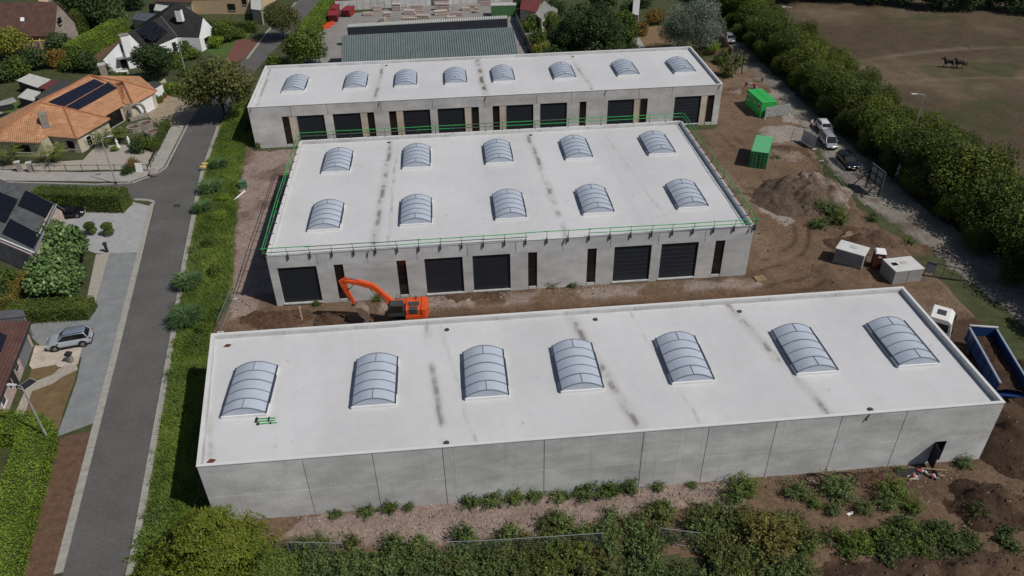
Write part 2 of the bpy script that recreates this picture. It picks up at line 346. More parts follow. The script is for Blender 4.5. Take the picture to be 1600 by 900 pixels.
# the building site: trodden soil, gravel and rubble bands
SITE = poly([(384,226),(372,290),(362,380),(350,478),(322,530),(300,830),(440,850),(700,870),(1000,860),(1150,880),(1600,960),(1700,700),(1590,560),(1500,470),(1400,375),(1290,275),(1245,180),(1185,120),(1150,75),(1120,70),(1080,60),(1120,200),(400,236)])
GRAV = poly([(450,835),(462,805),(700,785),(1000,757),(1170,748),(1140,790),(980,800),(800,838),(600,850),(470,852)])
GRAV2 = poly([(372,300),(392,238),(470,218),(435,400),(440,480),(362,500),(352,470)])
PALE = [poly([(1190,200),(1232,196),(1260,200),(1268,218),(1230,222),(1200,224)]), poly([(1222,160),(1250,170),(1262,192),(1228,192),(1215,176)]), poly([(1185,300),(1225,330),(1250,345),(1230,350),(1195,330)])]
def sitecol(X, Y, Z):
    c = np.ones(X.shape+(4,)); b = np.zeros(X.shape+(3,)); b[:] = (.152,.102,.067)
    wx = X+1.3*fbm(X,Y,21,4,.4); wy = Y+1.3*fbm(X,Y,22,4,.4)
    b = mixc(b, (.205,.148,.105), sm(fbm(X,Y,5,5,.12), 0, .4)*.8); b = mixc(b, (.085,.05,.033), sm(fbm(X,Y,6,5,.16), .15, .55)*.8)
    for P in (GRAV, GRAV2): b = mixc(b, (.27,.205,.175), inpoly(wx,wy,P)*1.0)
    b = mixc(b, (.13,.085,.062), inpoly(wx,wy,GRAV2)*sm(fbm(X,Y,8,4,.2),0,.3)*.8)
    for P in PALE: b = mixc(b, (.30,.265,.23), inpoly(wx,wy,P)*.85)
    # rubble spill along the foot of the middle hall, fresh soil in the trench between the halls
    f = (1-sm(np.abs(Y-69.3+.6*fbm(X,Y,31,4,.5)), .5, 1.5))*(X>-9)*(X<34)*sm(fbm(X,Y,33,4,.5),-.35,.15); b = mixc(b, (.29,.235,.2), f*.9)
    f = (1-sm(np.abs(Y-65.2), 1.2, 2.6))*(X>-16)*(X<37); b = mixc(b, (.105,.055,.032), f*.8)
    # wheel tracks sweeping round the right-hand ends of the halls
    for rr in (0, 1.9, 5.2, 7.0): 
        d = np.abs(np.hypot(X-33, Y-83)-(9.5+rr+1.1*fbm(X,Y,41,3,.12))); b = mixc(b, (.07,.043,.029), (1-sm(d,.12,.4))*(X>34)*(Y<92)*.85*sm(fbm(X,Y,43,3,.25),-.3,.2))
        d = np.abs(X-(37.5+rr+.6*np.sin(Y*.09))); b = mixc(b, (.075,.047,.031), (1-sm(d,.12,.4))*(Y>86)*(Y<122)*.7*sm(fbm(X,Y,44,3,.2),-.25,.25))
    f = sm(X, 44, 47)*(Y<60); b = mixc(b, (.07,.042,.028), f*.8)
    c[...,:3] = b; return c
def sitez(X, Y):
    z = .07+.09*fbm(X,Y,1,5,.5)+.10*np.abs(fbm(X,Y,3,3,1.1))*sm(fbm(X,Y,4,3,.12),-.25,.2)
    for rr in (0, 1.9, 5.2, 7.0):
        d = np.abs(np.hypot(X-33, Y-83)-(9.5+rr+1.1*fbm(X,Y,41,3,.12))); z = z-.05*(1-sm(d,.15,.4))*(X>34)*(Y<92)*sm(fbm(X,Y,43,3,.25),-.3,.2)
    z = z+.3*np.clip(fbm(X,Y,51,4,.35),0,1)*((Y<40)|(X>44)) + .35*np.clip(fbm(X,Y,52,5,.6),0,1)*(1-sm(np.abs(Y-69.2),.5,1.6))*(X>-9)*(X<33)
    inn = inpoly(X+.5*fbm(X,Y,61,3,.6), Y+.5*fbm(X,Y,62,3,.6), SITE); z = np.where(inn, np.maximum(z,.03), -.25)
    return z
site = grid_sheet('site_ground', -42, 62, 20, 146, .42, sitez, sitecol, ZONES('site_soil', None, .95, .7)); site['kind'] = 'structure'
# lane between site and hedgerow
LANE = poly([(1112,20),(1135,95),(1160,130),(1215,160),(1258,205),(1300,262),(1345,315),(1430,375),(1500,430),(1600,505),(1700,590),(1800,560),(1600,425),(1450,330),(1380,268),(1290,190),(1215,120),(1165,70),(1140,20)])
def lanecol(X, Y, Z):
    c = np.ones(X.shape+(4,)); b = np.zeros(X.shape+(3,)); b[:] = (.16,.143,.122); b = mixc(b, (.23,.208,.178), sm(fbm(X,Y,71,5,.15),-.1,.4)); b = mixc(b, (.12,.1,.08), sm(fbm(X,Y,72,4,.3),.2,.6)); c[...,:3] = b; return c
def lanez(X, Y):
    inn = inpoly(X+.35*fbm(X,Y,63,3,.5), Y+.35*fbm(X,Y,64,3,.5), LANE); return np.where(inn, .13+.02*fbm(X,Y,65,3,.5), -.3)
lane = grid_sheet('lane', 44, 84, 40, 190, .5, lanez, lanecol, ZONES('lane_surface', None, .9, .3)); lane['kind'] = 'structure'
VERGE = poly([(208,869),(272,513),(288,413),(317,270),(342,197),(366,165),(398,150),(404,235),(384,226),(372,290),(364,380),(362,470),(330,520),(305,740),(330,830),(300,960),(150,1000),(196,905)])
struct('grass_verge', sheet(VERGE, .02), M('verge_ground', (.075,.095,.02), .95, col2=(.13,.15,.04), scale=.5, fine=.3, bump=.5, bscale=8))

# ================================================================== THE THREE CONCRETE HALLS
def concrete_mat(name, base, rough=.85):
    m, N, L, b = bsdf(name); g = N.new('ShaderNodeNewGeometry'); mp = N.new('ShaderNodeMapping'); mp.inputs['Scale'].default_value = (.5,.5,1.0); L.new(g.outputs['Position'], mp.inputs[0])
    out = None; cols = N.new('ShaderNodeRGB'); cols.outputs[0].default_value = (*base,1); out = cols.outputs[0]
    for s, lo, hi, dt, vec in ((.8,.82,1.12,9,mp.outputs[0]),(.25,.9,1.1,3,mp.outputs[0]),(7,.93,1.07,4,g.outputs['Position'])):
        nz = N.new('ShaderNodeTexNoise'); nz.inputs['Scale'].default_value = s; nz.inputs['Detail'].default_value = dt; nz.inputs['Roughness'].default_value = .6; L.new(vec, nz.inputs['Vector'])
        mr = N.new('ShaderNodeMapRange'); mr.inputs[1].default_value = .33; mr.inputs[2].default_value = .67; mr.inputs[3].default_value = lo; mr.inputs[4].default_value = hi; L.new(nz.outputs['Fac'], mr.inputs[0])
        vm = N.new('ShaderNodeVectorMath'); vm.operation = 'SCALE'; L.new(out, vm.inputs[0]); L.new(mr.outputs[0], vm.inputs['Scale']); out = vm.outputs[0]
    # thin water streaks running down
    mp2 = N.new('ShaderNodeMapping'); mp2.inputs['Scale'].default_value = (3.5,3.5,.12); L.new(g.outputs['Position'], mp2.inputs[0])
    nz = N.new('ShaderNodeTexNoise'); nz.inputs['Scale'].default_value = 1; nz.inputs['Detail'].default_value = 5; L.new(mp2.outputs[0], nz.inputs['Vector'])
    mr = N.new('ShaderNodeMapRange'); mr.inputs[1].default_value = .58; mr.inputs[2].default_value = .8; mr.inputs[3].default_value = 1; mr.inputs[4].default_value = .82; L.new(nz.outputs['Fac'], mr.inputs[0])
    vm = N.new('ShaderNodeVectorMath'); vm.operation = 'SCALE'; L.new(out, vm.inputs[0]); L.new(mr.outputs[0], vm.inputs['Scale']); out = vm.outputs[0]
    oi = N.new('ShaderNodeObjectInfo'); mr = N.new('ShaderNodeMapRange'); mr.inputs[3].default_value = .94; mr.inputs[4].default_value = 1.06; L.new(oi.outputs['Random'], mr.inputs[0])
    vm = N.new('ShaderNodeVectorMath'); vm.operation = 'SCALE'; L.new(out, vm.inputs[0]); L.new(mr.outputs[0], vm.inputs['Scale']); L.new(vm.outputs[0], b.inputs['Base Color'])
    b.inputs['Roughness'].default_value = rough; b.inputs['Specular IOR Level'].default_value = .2
    MATS[name] = m; return m
conc = concrete_mat('precast_concrete', (.50,.50,.495)); concC = concrete_mat('precast_concrete_warm', (.50,.49,.475)); beige = concrete_mat('beige_concrete', (.52,.45,.36))
core_m = M('joint_shadow_gap', (.05,.05,.05), .9); coping_m = M('white_coping', (.58,.58,.575), .5, var=.05, scale=.6)
door_m = M('anthracite_door', (.016,.02,.028), .45, var=.1, spec=.4); frame_m = M('anthracite_frame', (.02,.022,.026), .5)
glass_m = M('dark_window_glass', (.012,.010,.010), .06, var=.2, scale=.3, spec=.6); sill_m = M('pale_threshold', (.42,.42,.41), .8)
def roof_mat(name):
    m, N, L, b = bsdf(name); a = N.new('ShaderNodeAttribute'); a.attribute_name = 'zone'; g = N.new('ShaderNodeNewGeometry')
    out = a.outputs['Color']
    for s, lo, hi, dt in ((.12,.95,1.05,6),(1.1,.975,1.025,7),(14,.975,1.02,3)):
        nz = N.new('ShaderNodeTexNoise'); nz.inputs['Scale'].default_value = s; nz.inputs['Detail'].default_value = dt; L.new(g.outputs['Position'], nz.inputs['Vector'])
        mr = N.new('ShaderNodeMapRange'); mr.inputs[1].default_value = .33; mr.inputs[2].default_value = .67; mr.inputs[3].default_value = lo; mr.inputs[4].default_value = hi; L.new(nz.outputs['Fac'], mr.inputs[0])
        vm = N.new('ShaderNodeVectorMath'); vm.operation = 'SCALE'; L.new(out, vm.inputs[0]); L.new(mr.outputs[0], vm.inputs['Scale']); out = vm.outputs[0]
    L.new(out, b.inputs['Base Color']); b.inputs['Roughness'].default_value = .55; b.inputs['Specular IOR Level'].default_value = .3
    MATS[name] = m; return m
membrane_m = roof_mat('white_roof_membrane')
def roof_color(x0, x1, y0, y1, stains, seams, seed, edge=()):
    def f(X, Y, Z):
        c = np.ones(X.shape+(4,)); b = np.zeros(X.shape+(3,)); b[:] = (.53,.53,.535)
        for sx, wd in seams:                                # overlaps of membrane sheets: a faint step of tone
            b *= (1-.045*sm(X-sx-.1*(Y-y0)/10,0,wd)*(1-sm(X-sx,wd+2.5,wd+9)))[...,None]
        j = np.abs(((X-x0)/1.6)%1-.5); b *= (1-.02*(j<.03))[...,None]
        for i, (sx, lx, wid, st) in enumerate(stains):        # ponding dirt along the falls of the roof
            t = (Y-y0)/(y1-y0); cx = sx+(lx-sx)*t+.25*fbm(Y,Y*0+i,seed+i,3,.35); d = np.abs(X-cx)/wid
            n = fbm(X*1.2,Y*.8,seed+i*3+1,5,.9); n2 = fbm(X*.4,Y*.6,seed+i*3+2,4,.45)
            halo = (1-sm(d,.3,1.9))*sm(n2,-.6,.0); b = mixc(b, (.37,.35,.32), halo*.42*st)
            core = (1-sm(d,.15,.85))*sm(n,-.14,.22)*(.35+.65*sm(n2,-.5,.1)); b = mixc(b, (.12,.10,.085), np.clip(core*.8*st,0,1))
        e = np.minimum(np.minimum(X-x0, x1-X), np.minimum(Y-y0, y1-Y)); b = mixc(b, (.42,.40,.375), (1-sm(e,.35,1.0))*sm(fbm(X,Y,seed+40,5,.6),.1,.45)*.55)
        sp = fbm(X,Y,seed+50,3,2.3); b = mixc(b, (.25,.22,.2), sm(sp,.72,.8)*.6)
        c[...,:3] = b; return c
    return f
def slanted(x0, x1, y0, y1, dl, dr, t): # quad with skewed ends, t metres in
    return [(x0+t+dl*t/(y1-y0), y0+t), (x1-t+dr*t/(y1-y0), y0+t), (x1-t+dr*(1-t/(y1-y0)), y1-t), (x0+t+dl*(1-t/(y1-y0)), y1-t)]
def skewed(o, x0, x1, y0, y1, dl, dr):   # shear a grid sheet so that its ends follow the end walls
    me = o.data; n = len(me.vertices); a = np.empty(n*3, np.float32); me.vertices.foreach_get('co', a); a = a.reshape(-1,3)
    t = (a[:,1]-y0)/(y1-y0); u = (a[:,0]-x0)/(x1-x0); a[:,0] += t*(dl*(1-u)+dr*u); me.vertices.foreach_set('co', a.ravel()); me.update()
PW = .23                                                     # parapet width
def hall(name, label, x0, x1, y0, y1, h, dl, dr, drop, stains, seams, seed):
    t = thing(name, label, 'hall'); Q = lambda k: slanted(x0,x1,y0,y1,dl,dr,k)
    part('core', MB().prism(Q(.5), .05, h-drop-.06), core_m, t)
    rf = grid_sheet('roof_membrane', x0+.13, x1-.13, y0+.13, y1-.13, .22, lambda X,Y: h-drop+0*X+.02*fbm(X,Y,seed,3,.3), roof_color(x0,x1,y0,y1,stains,seams,seed), membrane_m)
    skewed(rf, x0, x1, y0, y1, dl, dr); rf.parent = t
    o, i = Q(-.04), Q(PW); mb = []
    for k in range(4):                                      # parapet upstand + metal coping, side by side
        a, b, c, d = o[k], o[(k+1)%4], i[(k+1)%4], i[k]
        part('coping', MB().prism([a,b,c,d], h-.07, h+rd.uniform(0,.004)), coping_m, t)
        a, b = Q(.10)[k], Q(.10)[(k+1)%4]; c, d = Q(PW-.02)[(k+1)%4], Q(PW-.02)[k]
        part('upstand', MB().prism([a,b,c,d], h-drop-.05, h-.07), coping_m, t)
    # plain precast panels for the back and the ends
    def run(p, q, n, nm='wall_panel'):
        p, q = Vector((*p,0)), Vector((*q,0)); d = (q-p).normalized(); nn = Vector((-d.y,d.x,0))
        for k in range(n):
            a = p.lerp(q,k/n)+d*.02; b = p.lerp(q,(k+1)/n)-d*.02
            part(nm, MB().prism([tuple(a),tuple(b),tuple(b+nn*.3),tuple(a+nn*.3)], 0, h-.075), conc, t)
    Z0 = Q(0); run(Vector(Z0[1])+Vector((0,.32)), Z0[2], max(3,int((y1-y0)/5.5))); run(Vector(Z0[2])+Vector((-.32,0)), Z0[3], int((x1-x0)/6)); run(Vector(Z0[3])+Vector((0,-.32)), Vector(Z0[0])+Vector((0,.32)), max(3,int((y1-y0)/5.5)))
    return t
HA = hall('concrete_hall', 'nearest long concrete hall with a blank front wall and one open door', -20.39,42.49,41.48,57.86,6.51,-2.62,.23,.48,
          [(-2.1,-1.7,.35,.9),(.4,-.6,.15,.4),(13.4,11.0,.5,.95),(28.6,25.6,.45,1.0),(-19.4,-21.5,.25,.8),(18.2,16.6,.12,.35)], [(-12,1.2),(4,1),(19,1.6),(31,1.2)], 3)
HB = hall('concrete_hall', 'middle concrete hall with green guard rails and ten skylights in two rows', -20.3,32.59,70.85,101.05,6.58,-.44,.23,.48,
          [(-9.2,-8.0,.45,1.0),(12.0,10.6,.45,.95),(-7.6,-7.2,.2,.6),(24,21,.12,.4)], [(3,1.4),(19,1.8)], 11)
HC = hall('concrete_hall', 'farthest concrete hall with eight skylights in one row, behind the middle hall', -30.38,43.14,114.39,133.83,6.72,-.62,.42,.48,
          [(-11.5,-10.6,.4,1.0),(5.8,5.6,.55,1.3),(22.8,21.6,.35,.9),(-29.2,-29.6,.25,.8)], [(-16,1),(14,1.4)], 19)
# --- nearest hall: blank front wall of ten panels, each with a lift joint half way up
J = [-20.39,-12.73,-7.51,-2.23,5.57,13.32,18.47,23.91,29.16,34.47,42.49]
y = 41.48
for a, b in zip(J, J[1:]):
    e0 = a+(.024 if a > -20 else 0); e1 = b-(.024 if b < 42 else 0); zj = 3.05+rd.uniform(-.05,.05)
    if b > 42:       # the panel with the door opening 37.87..38.91
        for bx in ((e0,37.87,0,zj),(38.91,e1,0,zj),(37.875,38.905,2.6,zj),(37.875,38.905,0,.3)): part('wall_panel', MB().box(bx[0],bx[1],y,y+.3,bx[2],bx[3]), conc, HA)
    else: part('wall_panel', MB().box(e0,e1,y,y+.3,0,zj), conc, HA, bevel=.006)
    part('wall_panel', MB().box(e0,e1,y,y+.3,zj+.045,6.435), conc, HA, bevel=.006)
    part('lift_joint', MB().box(e0+.002,e1-.002,y+.03,y+.28,zj,zj+.045), conc, HA)
df = part('door_frame', MB().box(37.88,37.95,y+.05,y+.25,.31,2.59).box(38.83,38.9,y+.05,y+.25,.31,2.59).box(37.96,38.82,y+.05,y+.25,2.5,2.59), frame_m, HA)
lf = part('door_leaf', MB().obox((37.9+.52*math.cos(R(-97)), y+.02+.52*math.sin(R(-97)), 1.45), (1.0,.055,2.2), R(-97)), door_m, HA, bevel=.01, label='dark door leaf standing open')
part('handle', MB().obox((37.92+.92*math.cos(R(-97)), y+.02+.92*math.sin(R(-97)), 1.35), (.14,.16,.04), R(-97)), M('steel', (.5,.5,.5), .3, metal=1), lf)
part('door_void', MB().box(37.96,38.82,y+.26,y+.29,.3,2.5), M('dark_interior', (.006,.006,.006), .9), HA)
# --- fronts with doors and windows
SEC = {}
def sect_door(parent, x0, x1, y, z0, z1):
    d = part('sectional_door', MB().box(x0,x0+.09,y+.16,y+.24,z0,z1).box(x1-.09,x1,y+.16,y+.24,z0,z1).box(x0+.09,x1-.09,y+.16,y+.24,z1-.1,z1), frame_m, parent)
    n = 8; hh = (z1-.1-z0)/n; key = round(x1-x0,1)
    for k in range(n):
        if key not in SEC: SEC[key] = MB().box(.1,x1-x0-.1,0,.05,.008,hh-.008).mesh('door_section', door_m, .006)
        s = link('door_section', SEC[key], d, (x0,y+.19,z0+k*hh))
    part('threshold', MB().box(x0-.05,x1+.05,y-.12,y+.16,z0-.14,z0-.004), sill_m, d)
def tall_window(parent, x0, x1, y, z0, z1, zs=(.5,)):
    d = part('window_frame', MB().box(x0,x0+.06,y+.14,y+.22,z0,z1).box(x1-.06,x1,y+.14,y+.22,z0,z1).box(x0+.06,x1-.06,y+.14,y+.22,z1-.07,z1).box(x0+.06,x1-.06,y+.14,y+.22,z0,z0+.07), frame_m, parent)
    cuts = [z0+.07]+[z0+(z1-z0)*q for q in zs]+[z1-.07]
    for a, b in zip(cuts, cuts[1:]):
        part('pane', MB().box(x0+.06,x1-.06,y+.17,y+.19,a+.03,b-.03), glass_m, d)
        if a > z0+.2: part('transom', MB().box(x0+.06,x1-.06,y+.145,y+.215,a-.03,a+.03), frame_m, d)
def front(parent, x0, x1, y, h, openings, joints, zb, mat, beiges=()):
    js = [x0]+joints+[x1]
    for a, b in zip(js, js[1:]): part('lintel_panel', MB().box(a+(.025 if a>x0 else 0),b-(.025 if b<x1 else 0),y,y+.3,zb+.012,h-.075), mat, parent, bevel=.006)
    op = sorted(openings, key=lambda q: q[1]); cur = x0
    for k, a, b in op+[('end',x1,x1)]:
        if a-cur > .02:
            w_ = a-cur
            part('wall_panel', MB().box(cur,a,y+.004,y+.3,0,zb if w_ < 2.5 else 2.62), mat, parent)
            if w_ >= 2.5: part('wall_panel', MB().box(cur,a,y+.004,y+.3,2.632,zb), mat, parent)
        cur = b
        if k == 'd': sect_door(parent,a,b,y,.36,zb)
        if k == 'w': tall_window(parent,a,b,y,.42,zb)
        if k == 'b': part('pier', MB().box(a+.01,b-.01,y+.05,y+.3,0,zb), beige, parent); cur = b
        if k in 'dw': part('plinth', MB().box(a+.06,b-.06,y+.02,y+.3,0,.2 if k=='d' else .42), conc, parent)
front(HB,-20.3,32.59,70.85,6.58,[('d',-19.47,-15.31),('w',-13.5,-12.49),('w',-6.79,-5.77),('d',-3.78,.36),('d',1.44,5.56),('w',7.52,8.53),('w',14.1,15.13),('d',17.11,21.28),('d',22.38,26.58),('w',28.49,29.58)],
      [-15.1,-9.8,-4.5,.9,6.17,11.34,16.63,21.95,27.2], 4.95, conc)
front(HC,-30.38,43.14,114.39,6.72,[('w',-25.63,-24.59),('b',-24.57,-23.42),('d',-23.4,-19.24),('d',-17.94,-13.74),('b',-13.72,-12.69),('w',-12.67,-11.61),('w',-9.35,-8.25),('b',-8.23,-7.17),('d',-7.15,-3.0),('d',-1.85,2.36),('b',2.38,3.42),('w',3.44,4.57),('w',6.72,7.81),('b',7.83,8.86),('d',8.88,13.12),('d',14.19,18.44),('w',20.44,21.52),('d',24.93,29.14),('b',29.16,30.15),('w',30.17,31.31),('d',35.68,39.98),('b',40.0,41.0),('w',41.02,42.13)],
      [-24.07,-18.65,-10.5,-2.5,5.5,13.65,19.1,24.4,29.8,35.1], 4.95, concC)
# --- roof outlets and rainwater heads
rust = M('rust', (.12,.03,.02), .8); drain_m = M('roof_outlet', (.05,.045,.04), .7)
for hx, nm in ((HA,[(-1.55,56.6,6.04),(12.3,56.6,6.04),(26.0,56.3,6.04),(31.9,42.3,6.04),(-1.9,42.3,6.04)]),(HB,[(-8.6,99.8,6.11),(11.1,99.8,6.11)]),(HC,[(-10.3,132.4,6.25),(22.2,132.6,6.25)])):
    for (px,py,pz) in nm: part('roof_outlet', MB().tube([(px,py,pz-.02),(px,py,pz+.06)],.22,10), drain_m, hx)
for px,py in ((-21.4,56.5),(-19.65,42.35)): part('rust_patch', MB().prism([(px-.3,py-.15),(px+.2,py-.2),(px+.35,py+.1),(px-.1,py+.22)],6.03,6.09), rust, HA)
for px in (-13.9,28.5,-9.9,11.0,-2.45): pass
def spout(hx, px, py, z):                                    # overflow spouts through the parapet
    part('overflow_spout', MB().tube([(px+.16,py-.02,z+.25),(px,py-.06,z),(px-.05,py-.1,z-.35)],.05,6), drain_m, hx)
for px in (-9.7,11.4,32.0): spout(HB,px,70.85,6.15)
for px in (-30.0,-10.7,5.6,24.4,42.6): spout(HC,px,114.39,6.3)
spout(HA,31.2,41.48,6.1)
# --- skylights: barrel vaults of five bays on a white curb
sk_pane = M('opal_polycarbonate', (.40,.445,.515), .24, var=.06, scale=1.5, spec=.5, rnd=.02); sk_rib = M('skylight_rib', (.15,.17,.21), .4); sk_shade_rail = M('skylight_shaded_rail', (.045,.055,.085), .5); sk_curb = M('skylight_curb', (.68,.68,.68), .6, var=.05)  # dark rail colour also paints in the shadow side of the vault
SW, SL, RISE, CH = 3.45, 5.8, .62, .26
def arc(u, lift=0):                                          # u -1..1 across
    return (u*SW/2*(1+lift*.02), CH+.06+RISE*(1-u*u)+lift)
def vault(y0, y1, u0=-1, u1=1, n=8, th=.025):
    mb = MB(); rings = []
    for yy in (y0,y1):
        o = [arc(u0+(u1-u0)*k/n) for k in range(n+1)]; rings.append([(x,yy,z) for x,z in o]+[(x,yy,z-th) for x,z in o[::-1]])
    return mb.loft(rings)
def rib(yc, wd, th=.05):
    mb = MB(); rings = []; n = 10
    for yy in (yc-wd/2, yc+wd/2):
        o = [arc(-1+2*k/n, th) for k in range(n+1)]; i = [arc(-1+2*k/n, -.03) for k in range(n+1)]; rings.append([(x,yy,z) for x,z in o]+[(x,yy,z) for x,z in i[::-1]])
    return mb.loft(rings)
def make_skylight():
    t = thing('skylight', 'x', 'skylight', group='barrel skylights on the hall roofs')
    part('curb', MB().box(-SW/2-.1,SW/2+.1,-SL/2-.1,SL/2+.1,-.1,CH), sk_curb, t, bevel=.02)
    bay = SL/5; ys = [-SL/2+k*bay for k in range(6)]
    for k in range(5):
        if k in (0,4):
            for u0,u1 in ((-1,0),(0,1)): part('pane', vault(ys[k],ys[k+1],u0,u1,5), sk_pane, t, smooth=True)
            z = CH+.06+RISE; part('mid_bar', MB().box(-.025,.025,ys[k]+.05,ys[k+1]-.05,z-.03,z+.035), sk_rib, t)
        else: part('pane', vault(ys[k],ys[k+1]), sk_pane, t, smooth=True)
    for k in range(6): part('rib', rib(ys[k], .1 if k in (1,3) else .06), sk_rib, t)
    for yy, s in ((-SL/2,-1),(SL/2,1)):
        o = [arc(-1+2*k/10,-.04) for k in range(11)]
        part('end_pane', MB().xz([(x,z) for x,z in o]+[(o[-1][0],CH+.005),(o[0][0],CH+.005)], yy-.02, yy+.02), sk_pane, t)
    for s in (-1,1):
        part('shaded_side_rail', MB().box(s*(SW/2+.045)-.05,s*(SW/2+.045)+.05,-SL/2-.06,SL/2+.06,CH-.12,CH+.12), sk_shade_rail, t)
        part('hinge_box', MB().box(s*(SW/2+.12)-.03,s*(SW/2+.12)+.03,-SL/2+1.2,SL/2-1.2,CH-.1,CH+.08), sk_shade_rail, t)
    return t
sk0 = make_skylight(); used = False
ordn = ['first','second','third','fourth','fifth','sixth','seventh','eighth']
SKY = [(x, 49.85, 6.04, 'barrel skylight on the nearest hall roof, %s from the left' % ordn[i]) for i, x in enumerate((-18.05,-7.7,1.55,9.45,18.8,29.5,38.4))]
SKY += [(x, 94.0, 6.11, 'barrel skylight in the back row on the middle hall roof, %s from the left' % ordn[i]) for i, x in enumerate((-15.0,-4.7,6.05,16.5,27.5))]
SKY += [(x, 79.2, 6.11, 'barrel skylight in the front row on the middle hall roof, %s from the left' % ordn[i]) for i, x in enumerate((-14.9,-4.6,6.2,16.3,27.35))]
SKY += [(x, 124.2, 6.25, 'barrel skylight on the farthest hall roof, %s from the left' % ordn[i]) for i, x in enumerate((-24.6,-14.85,-6.75,1.35,9.15,19.15,29.65,39.1))]
for x, yy, z, lb in SKY:
    o = sk0 if not used else dup(sk0); used = True; o.location = (x,yy,z); o.rotation_euler.z = R(-.15); o['label'] = lb
# --- green scaffold guard rails round the middle hall
green_m = M('green_rail_paint', (.025,.34,.075), .45, var=.15, scale=2); dkgreen = M('weathered_green_rail', (.06,.13,.07), .5); post_m = M('rail_post_steel', (.06,.075,.07), .5); brk = M('black_bracket', (.02,.02,.022), .6)
def guardrail(label, p, q, outward, gaps, seed, step=2.28):
    rg = random.Random(seed); p, q = Vector(p), Vector(q); d = (q-p).normalized(); L = (q-p).length; n = round(L/step); st = L/n; o = Vector(outward)
    t = thing('guard_rail', label, 'guard rail', p, group='guard rails round the middle hall roof')
    lean = [o*rg.uniform(-.05,.12)+d*rg.uniform(-.08,.08) for k in range(n+1)]
    for k in range(n+1):
        a = d*(k*st); part('post', MB().tube([a+o*.16+Vector((0,0,-.35)), a+o*.16, a+o*.16+lean[k]*1.05+Vector((0,0,1.05))],.028,6), post_m, t)
        part('bracket', MB().obox(a+o*.12+Vector((0,0,-.28)), (.12,.12,.42), math.atan2(d.y,d.x)).obox(a-o*.12+Vector((0,0,.05)),(.1,.1,.06),math.atan2(d.y,d.x)).obox(a+o*.02+Vector((0,0,.05)),(.08,.34,.05),math.atan2(d.y,d.x)), brk, t)
    for h_ in (.52, 1.0):
        k = 0
        while k < n:
            m_ = min(n-k, rg.choice((2,2,3))); 
            if not any(g0 <= k < g1 for g0,g1 in gaps):
                e = rg.uniform(.1,.5); z = Vector((0,0,h_+rg.uniform(-.03,.03))); z2 = Vector((0,0,h_+rg.uniform(-.04,.04)))
                part('rail', MB().tube([d*(k*st-e)+o*.2+lean[k]*h_+z, d*((k+m_)*st+e*.6)+o*.2+lean[min(n,k+m_)]*h_+z2],.045,6), rg.choice((green_m,green_m,green_m,dkgreen)), t)
            k += m_
    return t
bx0,bx1,by0,by1,bh = -20.3,32.59,70.85,101.05,6.58
guardrail('green guard rail along the front edge of the middle hall roof', (bx0,by0,bh),(bx1,by0,bh),(0,-1,0),[(12,13)],1)
guardrail('green guard rail along the back edge of the middle hall roof', (bx0-.44,by1,bh),(bx1+.23,by1,bh),(0,1,0),[],2)
guardrail('green guard rail along the left edge of the middle hall roof', (bx0,by0,bh),(bx0-.44,by1,bh),(-1,0,0),[],3)
guardrail('green guard rail along the right edge of the middle hall roof', (bx1,by0,bh),(bx1+.23,by1,bh),(1,0,0),[],4)
# spare rails left lying on the nearest roof
for k,(u,v) in enumerate(((402,655),(401,659),(404,663))):
    p = G(u,v,6.05); t = thing('loose_rail', ['green rail lying on the nearest roof, farthest of three','green rail lying on the nearest roof, middle of three','green rail lying on the nearest roof, nearest of three'][k],'rail',(p.x,p.y,6.045), R(-2+k), group='loose green rails on the nearest roof')
    part('tube', MB().tube([(0,0,.05),(1.45,0,.05)],.045,6), green_m, t); part('clamp', MB().box(-.1,.06,-.1,.1,.0,.14), brk, t); part('clamp', MB().box(.9,1.0,-.09,.09,.0,.12), brk, t)

# ================================================================== VEGETATION
bark = M('bark', (.09,.065,.045), .9, var=.3, scale=4, fine=.3)
L_mid = LEAF('leaf_mid_green', (.026,.044,.009), (.058,.086,.016), (.115,.145,.028)); L_dark = LEAF('leaf_dark_green', (.014,.026,.010), (.032,.055,.018), (.066,.095,.032))
L_olive = LEAF('leaf_olive', (.032,.036,.012), (.068,.076,.022), (.12,.12,.04)); L_laurel = LEAF('leaf_laurel', (.03,.055,.016), (.085,.14,.045), (.19,.26,.11), .15)
L_silver = LEAF('leaf_silver', (.045,.06,.04), (.115,.14,.10), (.21,.235,.185)); L_hedge = LEAF('leaf_hedge', (.022,.036,.008), (.05,.074,.012), (.09,.12,.022))
L_lime = LEAF('leaf_lime', (.045,.075,.008), (.095,.15,.016), (.16,.225,.03), k=1.5); L_rust = LEAF('leaf_rust', (.07,.05,.012), (.14,.085,.018), (.12,.13,.025))
L_con = LEAF('leaf_conifer', (.03,.045,.006), (.078,.10,.011), (.135,.16,.02), .2, 1.2); L_yell = LEAF('leaf_yellow_green', (.06,.07,.012), (.14,.15,.022), (.26,.24,.05))
L_weed = LEAF('leaf_weed', (.027,.043,.014), (.062,.09,.028), (.115,.152,.052)); L_row = LEAF('leaf_hedgerow', (.018,.026,.007), (.05,.068,.012), (.125,.148,.022))
L_straw = LEAF('leaf_straw', (.05,.05,.015), (.10,.09,.024), (.16,.135,.04)); L_grass = LEAF('grass_blade', (.03,.055,.009), (.065,.105,.018), (.13,.165,.035), .3, 1.95)
L_reed = LEAF('reed_blade', (.028,.055,.018), (.06,.105,.036), (.115,.165,.07), .3); L_palm = LEAF('palm_frond', (.035,.05,.012), (.085,.11,.022), (.17,.18,.045), .25)
L_dry = LEAF('dry_grass', (.09,.06,.03), (.15,.10,.05), (.2,.15,.08))
